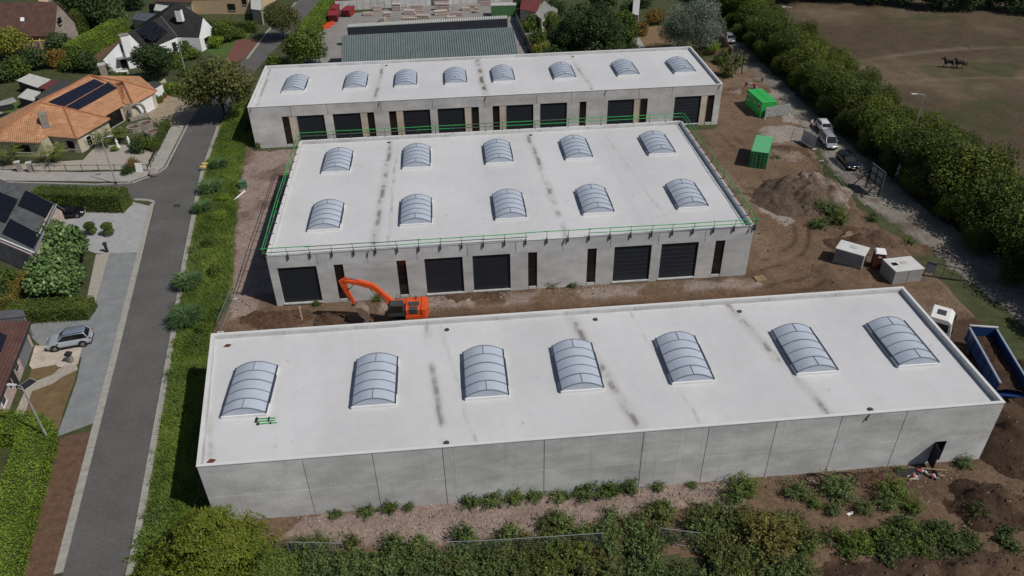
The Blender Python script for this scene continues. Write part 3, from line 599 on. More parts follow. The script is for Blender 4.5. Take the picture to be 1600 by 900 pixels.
def trunk_mb(h, r, limbs, rad, seed):
    rg = random.Random(seed); mb = MB().tube([(0,0,-.1),(rg.uniform(-.1,.1),rg.uniform(-.1,.1),h*.45),(rg.uniform(-.25,.25),rg.uniform(-.25,.25),h)],[r*1.25,r*.9,r*.45],8)
    for k in range(limbs):
        a = 2*PI*k/limbs+rg.uniform(-.4,.4); z = h*rg.uniform(.4,.95); q = rad*rg.uniform(.5,.85)
        mb.tube([(0,0,z),(q*.5*math.cos(a),q*.5*math.sin(a),z+q*.45),(q*math.cos(a),q*math.sin(a),z+q*.8)],[r*.5,r*.3,r*.1],6)
    return mb
TREES = {}
def tree_kind(kind, rad, hgt, n, leaf, mat, seed, stem=.28, **k):
    z0 = hgt*stem; me, bl = crown_mesh('crown', rad, hgt*(1-stem), n, leaf, mat, seed, z0, **k); TREES[kind] = (trunk_mb(hgt*.6, max(.1,rad*.055), 6, rad, seed).mesh('trunk', bark, smooth=True), me)
def tree(kind, u, v, label, cat='tree', s=1.0, sz=None, group=None, rz=None, name=None, at=None):
    tr, cr = TREES[kind]; p = at or G(u, v)
    t = thing(name or {'tree':'tree','shrub':'shrub','bush':'bush','weed':'weed_clump'}.get(cat,'tree'), label, cat, (p[0],p[1],0), rd.uniform(0,6.28) if rz is None else rz, group, (s,s,sz or s))
    link('trunk', tr, t); link('crown' if cat == 'tree' else 'foliage', cr, t); return t
tree_kind('walnut', 5.2, 9.0, 15000, .36, L_olive, 1, stem=.3, gap=.5, shell=.6)
tree_kind('round', 4.0, 7.0, 11000, .34, L_dark, 2, stem=.12)
tree_kind('roundmid', 4.0, 7.0, 11000, .34, L_mid, 3, stem=.15)
tree_kind('yellow', 3.6, 5.0, 8000, .34, L_yell, 4, stem=.2, gap=.5)
tree_kind('laurel', 3.0, 5.2, 7000, .42, L_laurel, 5, stem=.04, aspect=.75, nb=18, shell=.4)
tree_kind('shrub', 1.6, 2.2, 2600, .22, L_mid, 6, stem=.03); tree_kind('shrubdark', 1.6, 2.2, 2600, .22, L_dark, 7, stem=.03)
tree_kind('shrubrust', 1.6, 2.2, 2400, .22, L_rust, 8, stem=.03); tree_kind('shrublime', 1.5, 1.6, 2200, .2, L_lime, 9, stem=.03)
tree_kind('ball', 1.1, 1.9, 2600, .13, L_hedge, 10, stem=.0, nb=5, spread=.2, gap=.05, shell=.12)
tree_kind('evergreen', 5.2, 12.5, 24000, .36, L_dark, 11, stem=.03, nb=26, shell=.35, gap=.25)
tree_kind('evergreen2', 3.4, 10.5, 13000, .32, L_mid, 12, stem=.03, nb=20, shell=.35)
tree_kind('willow', 4.6, 12.5, 22000, .34, L_silver, 13, stem=.03, nb=24, aspect=.3, gap=.4)
for k in range(4): tree_kind('row%d'%k, 4.7, 7.6+.5*k, 26000, .25, L_row, 20+k, stem=.06, nb=20, shell=.5, gap=.38)
for k in range(3): tree_kind('far%d'%k, 5.5, 9.0, 7000, .55, L_dark, 30+k, stem=.06, nb=16)
for k in range(3): tree_kind('weed%d'%k, 1.0, 1.1+.15*k, 1900, .16, L_weed, 40+k, stem=.0, nb=9, aspect=.35, gap=.45, shell=.7)
for k in range(2): tree_kind('weedolive%d'%k, 1.0, 1.3, 1900, .16, (L_olive, L_straw)[k], 46+k, stem=.0, nb=9, aspect=.3, gap=.45, shell=.7)

def stem_points(rg, n_stem, n_leaf, rad, hg):
    P = []; N_ = []; T = []
    for k in range(n_stem):
        a = rg.random()*2*PI; lean = rg.random()**.7*1.0; L_ = hg*(.55+.6*rg.random()); b0 = rad*.35*math.sqrt(rg.random()); a0 = rg.random()*2*PI
        q = (np.arange(n_leaf)+rg.random(n_leaf))/n_leaf; out = lean*rad*q**1.3; z = L_*q*(1-.35*lean*q)
        sp = .14*rad*(1.15-q)+.03
        P.append(np.column_stack([b0*math.cos(a0)+out*math.cos(a)+rg.normal(size=n_leaf)*sp, b0*math.sin(a0)+out*math.sin(a)+rg.normal(size=n_leaf)*sp, np.maximum(z+rg.normal(size=n_leaf)*.05,.02)]))
        N_.append(np.tile((math.cos(a)*.35,math.sin(a)*.35,.8),(n_leaf,1))); T.append(np.clip(.3+.35*q+rg.normal()*.14+rg.normal(size=n_leaf)*.14,0,1))
    return np.vstack(P), np.vstack(N_), np.concatenate(T)
def stem_kind(kind, mat, seed, rad=1.0, hg=1.35, n_stem=46, n_leaf=44, leaf=.15, aspect=.38):
    rg = np.random.default_rng(seed); P, N_, T = stem_points(rg, n_stem, n_leaf, rad, hg); mb = MB()
    for k in range(9): a = k*.7; mb.tube([(0,0,-.05),(.25*rad*math.cos(a),.25*rad*math.sin(a),hg*.6)],[.025,.008],4)
    TREES[kind] = (mb.mesh('stems', bark), leaves(P, N_, leaf, T, 'foliage', mat, rg, aspect, .6))
for k in range(4): stem_kind('weed%d'%k, (L_weed,L_weed,L_mid,L_weed)[k], 40+k, 1.0+.15*(k%2), 1.15+.2*k)
for k in range(2): stem_kind('weedolive%d'%k, (L_olive, L_straw)[k], 46+k, .95, 1.5)
tree('walnut',352,188,'olive brown spreading tree shading the road beside the orange roofed bungalow',s=1.18)
tree('round',250,124,'dark bushy tree in front of the white house')
tree('roundmid',480,102,'dense green tree behind the left corner of the farthest hall',s=1.15)
tree('walnut',444,62,'sparse olive tree at the bend of the road near the yard',s=.85)
tree('roundmid',352,66,'small round tree beside the white gable wall',s=.78)
tree('yellow',20,92,'yellow green tree in front of the brown roofed house',s=1.2)
tree('far0',165,44,'big dark tree between the brown roofed house and the white house')
tree('far1',130,22,'tall dark tree behind the brown roofed house gable',s=1.0)
tree('far2',215,14,'dark tree behind the white house roof',s=.7)
tree('laurel',110,408,'glossy pale leaved tree beside the house with grey solar roof, the upper one',s=1.0)
tree('laurel',98,458,'glossy pale leaved tree above the clipped hedge, the lower one',s=.98)
for u,v,kd,s,lb in ((28,122,'shrub',1.9,'broad green shrub at the far left behind the garden sheds'),(62,108,'shrubdark',1.9,'dark shrub in the belt behind the garden sheds'),(92,104,'shrubrust',1.6,'rust tinged shrub in the belt below the brown roofed house'),(118,110,'shrub',1.7,'green shrub right of the rust tinged one'),(140,112,'shrubdark',1.7,'dark shrub at the right end of the garden belt'),(98,86,'shrubdark',2.0,'dark round shrub under the gable of the brown roofed house'),(165,118,'shrubdark',1.0,'small dark shrub beside the terrace of the white house'),(8,128,'shrubdark',1.7,'dark shrub at the left frame edge below the yellow green tree'),(190,128,'shrub',.8,'low shrub by the terrace steps of the white house'),
    (296,92,'shrub',1.5,'low bright shrub in front of the white house'),(272,106,'shrub',1.3,'low shrub between the dark tree and the white wall'),(338,74,'shrublime',1.4,'flat lime shrub beside the red gravel bed'),(375,60,'shrub',1.0,'low shrub beside the road, right of the red bed'),(292,118,'shrub',.9,'low green shrub at the foot of the slim street lamp'),(430,104,'shrub',1.2,'low shrub at the foot of the dense green tree')):
    tree(kd,u,v,lb,'shrub',s)
for u,v,s,lb in ((172,368,1.05,'clipped round bush on the pale driveway, the right one'),(145,366,1.0,'clipped round bush on the pale driveway, the left one')): tree('ball',u,v,lb,'bush',s)
tree('shrub',14,452,'leafy shrub at the left frame edge below the pink brick wall','shrub',1.3); tree('shrubdark',2,474,'dark shrub beside the rusty hedge at the left edge','shrub',1.1)
# gardens behind the farthest hall
for u,v,kd,s,lb in ((918,92,'evergreen',1.0,'biggest dark evergreen behind the farthest hall'),(882,92,'evergreen',.68,'dark evergreen just left of the biggest one'),(950,90,'evergreen',.74,'dark evergreen just right of the biggest one'),(972,82,'evergreen2',.9,'slim green evergreen right of the biggest one'),(862,60,'evergreen2',.6,'low evergreen left of the biggest one'),(1058,84,'willow',.85,'silvery tree behind the farthest hall, the left of two'),(1092,84,'willow',.95,'silvery tree behind the farthest hall, the right of two')): tree(kd,u,v,lb,s=s)
for u,v,kd,s,lb in ((838,70,'shrub',1.5,'shrub growing along the garden fence, upper'),(850,95,'yellow',.7,'golden shrub at the lower end of the garden fence'),(862,100,'shrubdark',1.6,'dark shrub at the foot of the evergreens, left'),(984,84,'shrubdark',1.2,'dark shrub at the foot of the slim evergreen'),(868,30,'far0',.5,'dark garden tree behind the evergreens, left'),(940,20,'far1',.7,'dark garden tree behind the biggest evergreen'),(1000,55,'shrubrust',1.3,'rust coloured shrub at the head of the bare garden plot'),(1022,38,'shrubrust',1.5,'rust brown shrub behind the bare garden plot'),(988,92,'shrubrust',.8,'low red brown shrub beside the garden path'),(1108,84,'shrublime',1.5,'lime shrub at the far right corner of the farthest hall'),(982,30,'shrubdark',1.8,'dark shrub behind the rust coloured ones'),(1000,12,'far2',.5,'dark garden tree at the top edge beside the pale roof'),(1135,120,'weedolive0',2.4,'olive scrub right of the farthest hall, lower'),(1128,100,'shrub',1.1,'green scrub right of the farthest hall, upper'),(1150,104,'weedolive0',2.2,'olive scrub beside the lane fence'),(815,20,'shrubdark',1.7,'dark shrub beside the green yard container'),(828,48,'shrub',1.5,'shrub at the upper end of the garden fence')):
    tree(kd,u,v,lb,'shrub',s)
# hedgerow trees between lane and paddock
hl = ['at the far top end of the lane','second from the far end of the lane','third from the far end of the lane','fourth from the far end of the lane','fifth from the far end of the lane','beyond the green site cabin','across the lane from the green site cabin','across the lane from the parked cars, upper','across the lane from the standing person','across the lane from the silver people carrier','beside the hedgerow street lamp','across the lane from the black car','behind the pair of triangular signs','across the lane from the site board','right of the site board','at the height of the portable toilet','beside the bend of the lane at right','second last before the right frame edge','last before the right frame edge','beyond the right frame edge']
for k in range(20):
    yy = 190-k*7.1; xx = 65.2+rd.uniform(-1,1)
    tree('row%d'%(k%4),0,0,'hedgerow tree '+hl[k],s=(_s := rd.uniform(1.08,1.2)*(.9 if 95 < yy < 165 else 1.02)),sz=_s*rd.uniform(.82,.92),group='hedgerow trees along the lane',name='hedgerow_tree',at=(xx,yy,0))
for k in range(20):
    yy = 186.5-k*7.1; tree('row%d'%((k+1)%4),0,0,'low hedgerow growth at the lane edge '+hl[k],cat='shrub',s=rd.uniform(.42,.52),sz=rd.uniform(.36,.5),group='low growth along the lane edge',name='hedgerow_shrub',at=(61.9+rd.uniform(-.4,.6),yy,0))
hl2 = list(hl)
for k in range(19):
    yy = 186-k*7.1; xx = 70.8+rd.uniform(-1.2,1.2)
    tree('row%d'%((k+2)%4),0,0,'paddock side hedgerow tree '+hl2[k],s=rd.uniform(.7,.82)*(.85 if 95 < yy < 165 else 1),group='hedgerow trees along the paddock',name='hedgerow_tree',at=(xx,yy,0))
for k,u in enumerate((1230,1275,1320,1365,1410,1455,1500,1545,1590,1640)):
    tree('far%d'%(k%3),u,rd.uniform(-4,3)+ (u-1230)*.05,'dark tree beyond the paddock, %s from the left'%(ordn+['ninth','tenth'])[k],s=rd.uniform(.8,1.0),group='trees beyond the paddock')
# --- clipped hedges
def hedge(label, pts, wd, hg, mat, dens=60, leaf=.2, wob=.12, name='hedge'):
    P = [G(u,v) for u,v in pts]; rg = np.random.default_rng(int(abs(P[0].x*13+P[0].y*7))); A = []; Nn = []; core = MB()
    t = thing(name, label, 'hedge', P[0])
    for a, b in zip(P, P[1:]):
        d = (b-a); ln = d.length; d.normalize(); n = Vector((-d.y,d.x,0)); a0 = a-P[0]
        core.prism([tuple(a0-n*(wd/2-.18)-d*0),tuple(a0+d*ln-n*(wd/2-.18)),tuple(a0+d*ln+n*(wd/2-.18)),tuple(a0+n*(wd/2-.18))], 0, hg-.2)
        for kind, ar in (('t',ln*wd),('s',ln*hg),('r',ln*hg),('e',wd*hg),('f',wd*hg)):
            m_ = int(ar*dens); q = rg.random((m_,2)); dv = np.array(d); nv = np.array(n); o = np.array(a0); zz = np.array((0,0,1.))
            if kind == 't': p = o+dv*(q[:,:1]*ln)+nv*((q[:,1:]-.5)*wd)+zz*hg; nn = np.tile(zz,(m_,1))
            elif kind in 'sr': s = 1 if kind=='s' else -1; p = o+dv*(q[:,:1]*ln)+nv*(s*wd/2)+zz*(q[:,1:]*hg); nn = np.tile(nv*s,(m_,1))
            else: s = 0 if kind=='e' else ln; p = o+dv*s+nv*((q[:,:1]-.5)*wd)+zz*(q[:,1:]*hg); nn = np.tile(dv*(1 if s else -1),(m_,1))
            lump = fbm(p[:,0]*.7+p[:,2], p[:,1]*.7+p[:,2]*.8, 5, 4, .8)
            p = p+nn*(lump*wob+rg.normal(size=m_)*.07)[:,None]; A.append(p); Nn.append(nn)
    A = np.vstack(A); Nn = np.vstack(Nn); T = np.clip(.5+.5*fbm(A[:,0],A[:,1]+A[:,2],7,4,.5)+rg.normal(size=len(A))*.15,0,1)
    link('foliage', leaves(A, Nn, leaf, T, 'foliage', mat, rg, .6, .45), t)
    part('inner_twigs', core, M('hedge_twigs', (.05,.06,.015), .95), t); return t
hedge('thick dark hedge between the side road and the pale driveway',[(62,322),(200,326)],2.7,2.6,L_hedge,70)
hedge('dark clipped hedge beside the silver car drive',[(20,496),(146,490)],2.6,1.5,L_hedge,70)
hedge('rust tinted hedge running up to the pink brick wall',[(14,486),(36,440)],1.7,1.5,L_rust,70)
hedge('wide bright hedge in the bottom left corner beside the leaf strewn verge',[(-30,676),(62,684),(64,700),(-2,930)],2.9,1.7,L_lime,110,.16)
hedge('low trimmed hedge between the bungalow and the white house',[(158,144),(292,146)],1.5,1.7,L_lime,50,.22)
hedge('tall sloping bright hedge beside the gable of the brown roofed house',[(118,96),(192,52)],3.8,3.2,L_lime,40,.25)
hedge('high square hedge behind the gable wall of the brown roofed house',[(118,50),(142,48)],5,4.5,L_hedge,40,.25)
hedge('trimmed hedge in front of the tan building at the top',[(305,50),(402,50)],1.8,2.2,L_hedge,50,.25)
hedge('yellow green hedge at the left side of the storage yard',[(480,60),(520,6)],3.6,2.2,L_lime,40,.25)
hedge('narrow dark hedge on the road side of the bungalow garden',[(243,238),(262,198)],1.0,1.3,L_hedge,70,.2)
hedge('long hedge at the top edge behind the storage yard',[(500,-14),(860,-34)],4,3.4,L_hedge,22,.35)
# --- big conifer and neighbours in the bottom left corner
def conifer(label, u, v, rad, hg, n, seed, mat=L_con, leaf=.26):
    rg = np.random.default_rng(seed); p = G(u,v); t = thing('conifer', label, 'conifer', (p.x,p.y,0)); P = []; Nn = []; T = []
    for k in range(150):                                   # drooping fans of foliage all the way down
        z = hg*(1-rg.random()**.8)*.97; rr = rad*(1-(z/hg)**1.5)*(.85+.3*rg.random())+.15; a = rg.random()*2*PI; c = n//150
        tt = rg.random(c)**.6; side = rg.normal(size=c)*.42*(tt+.15); x = rr*tt*math.cos(a)-side*math.sin(a); yy = rr*tt*math.sin(a)+side*math.cos(a)
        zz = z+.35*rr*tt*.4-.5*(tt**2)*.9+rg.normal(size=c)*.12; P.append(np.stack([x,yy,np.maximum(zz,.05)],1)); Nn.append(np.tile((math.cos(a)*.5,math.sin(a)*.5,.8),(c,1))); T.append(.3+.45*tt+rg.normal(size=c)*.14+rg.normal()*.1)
    P = np.vstack(P); Nn = np.vstack(Nn); T = np.clip(np.concatenate(T),0,1)
    link('crown', leaves(P, Nn, leaf, T, 'crown', mat, rg, .34, .55, .8), t); part('trunk', trunk_mb(hg*.7,.16,4,rad*.5,seed), bark, t, smooth=True); return t
conifer('largest yellow green conifer at the left front corner of the nearest hall',338,908,5.0,7.6,42000,1)
conifer('yellow green conifer at the bottom edge beside the road kerb',262,925,2.8,3.8,16000,2)
conifer('lower conifer right of the largest one',428,912,2.3,3.6,12000,3,L_mid,.22)
# --- grass of the verge and the loose weeds
def blades(name, P, hmin, hmax, wd, mat, rg, lean=.35, tint=None):
    n = len(P); a = rg.random(n)*2*PI; h = hmin+(hmax-hmin)*rg.random(n)**1.5; w_ = wd*(.6+.8*rg.random(n)); ln = lean*h*(.3+rg.random(n)); b = rg.random(n)*2*PI
    dx = np.stack([np.cos(a)*w_, np.sin(a)*w_, 0*a],1); top = P+np.stack([np.cos(b)*ln, np.sin(b)*ln, h],1)
    T = tint if tint is not None else np.clip(.5+.8*fbm(P[:,0],P[:,1],77,4,.22)+.5*fbm(P[:,0],P[:,1],78,3,1.1)+rg.normal(size=n)*.15,0,1)
    return quadmesh(name, np.stack([P-dx, P+dx, top],1).reshape(-1,3), n, mat, T, tri=True)
def scatter(poly_, n, rg):
    xs = [p[0] for p in poly_]; ys = [p[1] for p in poly_]; out = np.zeros((0,2))
    while len(out) < n:
        q = np.stack([rg.uniform(min(xs),max(xs),n*3), rg.uniform(min(ys),max(ys),n*3)],1); q = q[inpoly(q[:,0],q[:,1],poly_)]; out = np.vstack([out,q])
    return out[:n]
rg = np.random.default_rng(99); q = scatter(VERGE, 150000, rg); hf = .5+.5*fbm(q[:,0],q[:,1],88,4,.18)
k = np.ones(len(q),bool); q = q[k]; q = q[inpoly(q[:,0]-.75, q[:,1], VERGE)]; P = np.column_stack([q,np.full(len(q),.0)])
g = link('verge_grass', blades('verge_grass', P, .15, .7, .045, L_grass, rg, 1.2)); g['kind'] = 'stuff'; tag(g, 'tall rough grass on the verge between the road and the halls', 'grass')
q = scatter(poly([(300,960),(330,520),(290,500),(262,700),(225,850)]), 9000, rg)
def tuft(label, u, v, rad, hg, n, mat, seed, name='grass_clump', lean=.75):
    rg = np.random.default_rng(seed); p = G(u,v); a = rg.random(n)*2*PI; r = rad*.35*np.sqrt(rg.random(n)); P = np.column_stack([np.cos(a)*r, np.sin(a)*r, np.zeros(n)])
    h = hg*(.6+.5*rg.random(n)); ou = rad*(.3+.8*rg.random(n)); a2 = a+rg.normal(size=n)*.5; mid = P+np.column_stack([np.cos(a2)*ou*.35, np.sin(a2)*ou*.35, h*.75]); top = P+np.column_stack([np.cos(a2)*ou, np.sin(a2)*ou, h*(.55+.5*rg.random(n))])
    w_ = np.column_stack([-np.sin(a2), np.cos(a2), 0*a2])*.055; V = np.stack([P-w_, P+w_, mid+w_*1.1, mid-w_*1.1],1).reshape(-1,3); V2 = np.stack([mid-w_*1.1, mid+w_*1.1, top+w_*.2, top-w_*.2],1).reshape(-1,3)
    T = np.clip(.5+rg.normal(size=n)*.22,0,1); o = tag(link(name, quadmesh(name, np.vstack([V,V2]), 2*n, mat, np.concatenate([T,T]))), label, 'grass clump', 'tall grass clumps on the verge'); o.location = (p.x,p.y,0); return o
for i,(u,v,r_,h_,lb) in enumerate(((296,448,1.5,1.5,'tall arching grass clump on the verge, upper of the pair at the kerb'),(294,505,1.7,1.6,'tall arching grass clump on the verge, lower of the pair at the kerb'),(330,300,1.5,1.5,'blue green grass clump on the verge near the yellow markers'),(318,330,1.2,1.2,'smaller blue green grass clump below the one near the markers'),(344,262,1.2,1.2,'grass clump on the verge near the front left corner of the farthest hall'))):
    tuft(lb,u,v,r_,h_,1100,L_reed,i)
tree('shrub',322,520,'leafy shrub on the verge at the back left corner of the nearest hall','shrub',.6); tree('shrublime',345,345,'pale green shrub in the middle of the verge','shrub',.8); tree('shrublime',350,315,'lime shrub on the verge beside the gravel','shrub',.7); tree('shrub',330,385,'green shrub on the verge left of the middle hall','shrub',.7); tree('shrub',338,430,'low green shrub on the verge by the lower gravel','shrub',.7)
tree('shrubdark',392,205,'dark shrub at the left wall of the farthest hall','shrub',.8)
# undergrowth along the near edge: one mass
def undergrowth(name, label, region, nb, per, hmin, hmax, mats, seed, leaf=.19):
    rg = np.random.default_rng(seed); q = scatter(region, nb, rg); out = []
    for mi, mt in enumerate(mats):
        sel = q[(fbm(q[:,0],q[:,1],seed+3,3,.13)*2+rg.normal(size=nb)*.45+len(mats)/2).astype(int).clip(0,len(mats)-1) == mi]
        if not len(sel): continue
        PP = [stem_points(rg, 22, per//22, r_, h_) for r_,h_ in zip(rg.uniform(.7,1.35,len(sel)), rg.uniform(hmin,hmax,len(sel)))]
        P = np.vstack([p[0]+np.array((x,y_,0)) for p,(x,y_) in zip(PP,sel)]); Nn = np.vstack([p[1] for p in PP]); T = np.concatenate([np.clip(p[2]+rg.normal()*.12,0,1) for p in PP]); o = link(name, leaves(P, Nn, leaf, T, name, mt, rg, .42, .65)); o['kind'] = 'stuff'; tag(o, label[mi], 'undergrowth'); out.append(o)
UG = poly([(455,960),(455,862),(520,846),(640,850),(700,842),(800,838),(870,815),(960,796),(1040,800),(1130,798),(1180,808),(1250,815),(1262,850),(1300,960)])
undergrowth('undergrowth', ['dark green undergrowth along the near edge','green weedy undergrowth along the near edge','olive undergrowth along the near edge','brighter green growth in the near undergrowth'], UG, 460, 640, .8, 1.9, [L_dark,L_weed,L_olive,L_mid], 5)
UG2 = poly([(1265,835),(1330,842),(1400,830),(1430,815),(1480,825),(1600,835),(1600,862),(1520,865),(1400,880),(1300,868)])
undergrowth('undergrowth', ['green weeds growing on the near right soil','green weeds on the near right soil, brighter part'], UG2, 58, 620, .5, 1.5, [L_weed,L_mid], 8)
UG3 = poly([(238,800),(300,775),(330,790),(300,860),(250,880),(215,880)])
undergrowth('undergrowth', ['brambles at the foot of the conifers beside the verge'], UG3, 40, 400, .5, 1.0, [L_grass], 9)
VW = poly([(225,840),(275,513),(292,413),(320,270),(345,205),(380,215),(368,290),(360,380),(356,470),(322,520),(298,740),(300,790)])
undergrowth('verge_weeds', ['broad leaved weeds among the verge grass, darker kind','broad leaved weeds among the verge grass, brighter kind','pale weeds among the verge grass'], VW, 150, 330, .4, .95, [L_weed,L_mid,L_lime], 12, .17)
wl = [(525,806,.7,'weed clump at the foot of the nearest hall front, first from the left'),(575,800,.9,'weed clump at the foot of the nearest hall front, second from the left'),(610,798,.75,'weed clump at the foot of the nearest hall front, third from the left'),(640,795,.55,'weed clump at the foot of the nearest hall front, fourth from the left'),(735,788,1.0,'leafy weed clump right of the third wall joint'),(770,786,1.0,'wide weed clump in the middle of the long panel'),(805,782,.9,'weed clump in the right half of the long panel'),(833,778,.9,'weed clump just left of the fourth wall joint'),(875,777,1.0,'weed clump just right of the fourth wall joint'),(915,774,1.15,'tall weed clump in the middle of the fifth panel'),(950,770,1.1,'weed clump right of the middle of the fifth panel'),(985,768,.9,'weed clump just left of the fifth wall joint'),(1027,763,.75,'single weed clump right of the fifth wall joint'),(1080,760,.5,'low weed tuft near the sixth wall joint'),(1160,768,1.3,'large weed clump at the end of the gravel band'),(1145,780,1.1,'weed clump in front of the large one at the gravel end'),(1242,772,1.2,'weed clump left of the cable coils'),(1306,772,1.5,'round weed clump beside the cable coils'),(1395,776,1.3,'bushy weed clump on the bare soil in front of the open door'),(1380,790,1.0,'weed clump just in front of the bushy one'),(1300,802,.8,'low weed clump on the track marks, left'),(1348,800,.8,'low weed clump on the track marks, right'),(1425,800,.8,'small weed clump before the dark soil heap'),(1521,808,.8,'weed clump at the edge of the right soil heap'),(1405,738,.5,'small tuft left of the debris by the open door'),(1505,728,.8,'tuft at the right end of the nearest hall front'),(1270,790,.7,'small weed clump between the coils and the undergrowth'),
      (860,448,.9,'weed clump at the foot of the middle hall, left of two'),(895,446,1.0,'weed clump at the foot of the middle hall, right of two'),(495,478,.5,'low weeds below the leftmost door of the middle hall'),(590,470,.6,'weeds at the middle hall wall behind the digger bucket'),(1275,330,1.4,'weeds on the left flank of the rubble heap'),(1298,335,1.6,'weeds at the foot of the rubble heap, right part'),(1280,355,1.3,'weeds below the rubble heap, nearest the concrete boxes'),(1310,350,1.2,'weeds above the long concrete box'),(1362,345,.9,'weeds below the site board'),(1385,365,.8,'weeds on the bank beside the lane'),(1420,385,.9,'weeds on the lane side bank above the square concrete box'),(1300,290,.8,'weeds along the fence beside the cars'),(405,232,.6,'weeds at the left foot of the farthest hall'),(440,226,.6,'weeds left of the first window of the farthest hall'),(1215,248,.5,'weeds beside the near green container')]
for i,(u,v,s,lb) in enumerate(wl): tree('weed%d'%(i%4),u,v,lb,'weed',s*1.1,s*rd.uniform(.75,1.25),group='weed clumps on the site')
for i,(u,v,s,lb) in enumerate(((1180,850,1.9,'tall straw yellow weed stand at the right end of the undergrowth, left half'),(1215,850,1.9,'tall straw yellow weed stand at the right end of the undergrowth, right half'),(1195,868,1.6,'straw yellow weeds in front of the tall stand'))): tree('weedolive1',u,v,lb,'weed',s,group='straw coloured weeds')

# ================================================================== HOUSES AND YARDS
V3 = lambda u,v,z: G(u,v,z)
def GP(u, v, a, b, c):                                       # sight line onto the plane through a, b, c
    n = (b-a).cross(c-a); d = FW + RT*((u-800)/F) + UP*((450-v)/F); o = Vector((0,0,H)); return o + d*((a-o).dot(n)/d.dot(n))
def slab3(pts, th):
    pts = [Vector(p) for p in pts]; n = Vector((0,0,0))
    for i in range(len(pts)): a, b = pts[i], pts[(i+1)%len(pts)]; n += Vector(((a.y-b.y)*(a.z+b.z),(a.z-b.z)*(a.x+b.x),(a.x-b.x)*(a.y+b.y)))
    if n.z < 0: pts = pts[::-1]
    k = len(pts); dn = Vector((0,0,-th)); return MB().add(pts+[p+dn for p in pts], [tuple(range(k)), tuple(range(2*k-1,k-1,-1))]+[(i,k+i,k+(i+1)%k,(i+1)%k) for i in range(k)])
def walls(parent, pts, zt, mat, name='wall', z0=0, th=.3, only=None):
    """a wall segment per side, tops at zt (number or list per corner)"""
    n = len(pts); ar = area([(p[0],p[1]) for p in pts]); out = []
    for i in range(n):
        if only is not None and i not in only: continue
        a, b = Vector((pts[i][0],pts[i][1],0)), Vector((pts[(i+1)%n][0],pts[(i+1)%n][1],0)); za = zt[i] if isinstance(zt,(list,tuple)) else zt; zb = zt[(i+1)%n] if isinstance(zt,(list,tuple)) else zt
        d = (b-a).normalized(); nn = Vector((-d.y,d.x,0))*(1 if ar > 0 else -1); a1, b1 = a+d*.005, b-d*.005
        vs = [a1,b1,b1+nn*th,a1+nn*th]; zs = [za,zb,zb,za]
        out.append(part(name, MB().add([(p.x,p.y,z0) for p in vs]+[(p.x,p.y,z) for p,z in zip(vs,zs)], [(3,2,1,0),(4,5,6,7),(0,1,5,4),(1,2,6,5),(2,3,7,6),(3,0,4,7)]), mat, parent, uv=True))
    return out
def opening(parent, p, q, z0, z1, f0, f1, kind='window', out=.05, mat=None, fm=None):
    """window or door set on the wall p-q between fractions f0..f1; stands 'out' proud on the side facing the camera"""
    p, q = Vector((p[0],p[1],0)), Vector((q[0],q[1],0)); d = q-p; a, b = p+d*f0, p+d*f1; d.normalize(); n = Vector((-d.y,d.x,0)); n = n if n.dot(-p) > 0 else -n
    fr = part(kind, MB(), fm or frame_m, parent); mb = MB()
    def bx(a_, b_, za, zb, o0, o1):
        v = [a_+n*o0, b_+n*o0, b_+n*o1, a_+n*o1]; mb.add([(k.x,k.y,za) for k in v]+[(k.x,k.y,zb) for k in v], [(3,2,1,0),(4,5,6,7),(0,1,5,4),(1,2,6,5),(2,3,7,6),(3,0,4,7)])
    w_ = .08; bx(a,a+d*w_,z0,z1,-.02,out+.02); bx(b-d*w_,b,z0,z1,-.02,out+.02); bx(a+d*w_,b-d*w_,z1-w_,z1,-.02,out+.02); bx(a+d*w_,b-d*w_,z0,z0+w_,-.02,out+.02)
    fr.data = mb.mesh(kind, fm or frame_m); mb.v = []; mb.f = []
    bx(a+d*w_,b-d*w_,z0+w_,z1-w_,-.02,out-.02); part('pane' if kind == 'window' else 'leaf', mb, mat or glass_m, fr)
    if kind == 'window': mb = MB(); v = [a-d*.05-n*.02, b+d*.05-n*.02, b+d*.05+n*.14, a-d*.05+n*.14]; mb.add([(k.x,k.y,z0-.09) for k in v]+[(k.x,k.y,z0-.012) for k in v], [(3,2,1,0),(4,5,6,7),(0,1,5,4),(1,2,6,5),(2,3,7,6),(3,0,4,7)]); part('sill', mb, sill_m, fr)
    return fr
solar_m = M('solar_cell', (.012,.012,.022), .18, var=.25, scale=2, spec=.5); solar_blk = M('solar_cell_black', (.008,.008,.011), .2, var=.2, spec=.45); alu = M('aluminium_edge', (.3,.3,.32), .4, metal=.6)
def solar(parent, q, nu, nv, up=.1, mat=solar_m, gap=.04):
    q = [Vector(p) for p in q]; n = (q[1]-q[0]).cross(q[3]-q[0]).normalized(); n = n if n.z > 0 else -n; bl = lambda s,t: q[0].lerp(q[1],s).lerp(q[3].lerp(q[2],s),t)
    lu = (q[1]-q[0]).length; lv = (q[3]-q[0]).length
    for i in range(nu):
        for j in range(nv):
            g0, g1 = gap/2/lu, gap/2/lv; c = [bl(i/nu+g0,j/nv+g1), bl((i+1)/nu-g0,j/nv+g1), bl((i+1)/nu-g0,(j+1)/nv-g1), bl(i/nu+g0,(j+1)/nv-g1)]
            o = part('solar_panel', slab3([p+n*up for p in c],.035), mat, parent)
orange_t = TILE('orange_roof_tiles', (.58,.32,.175), (.50,.265,.14), .3, .4, (.26,.12,.06), 1.0, .05); brown_t = TILE('brown_roof_tiles', (.13,.07,.052), (.10,.055,.042), .3, .34, (.05,.028,.022), 1.0, .03)
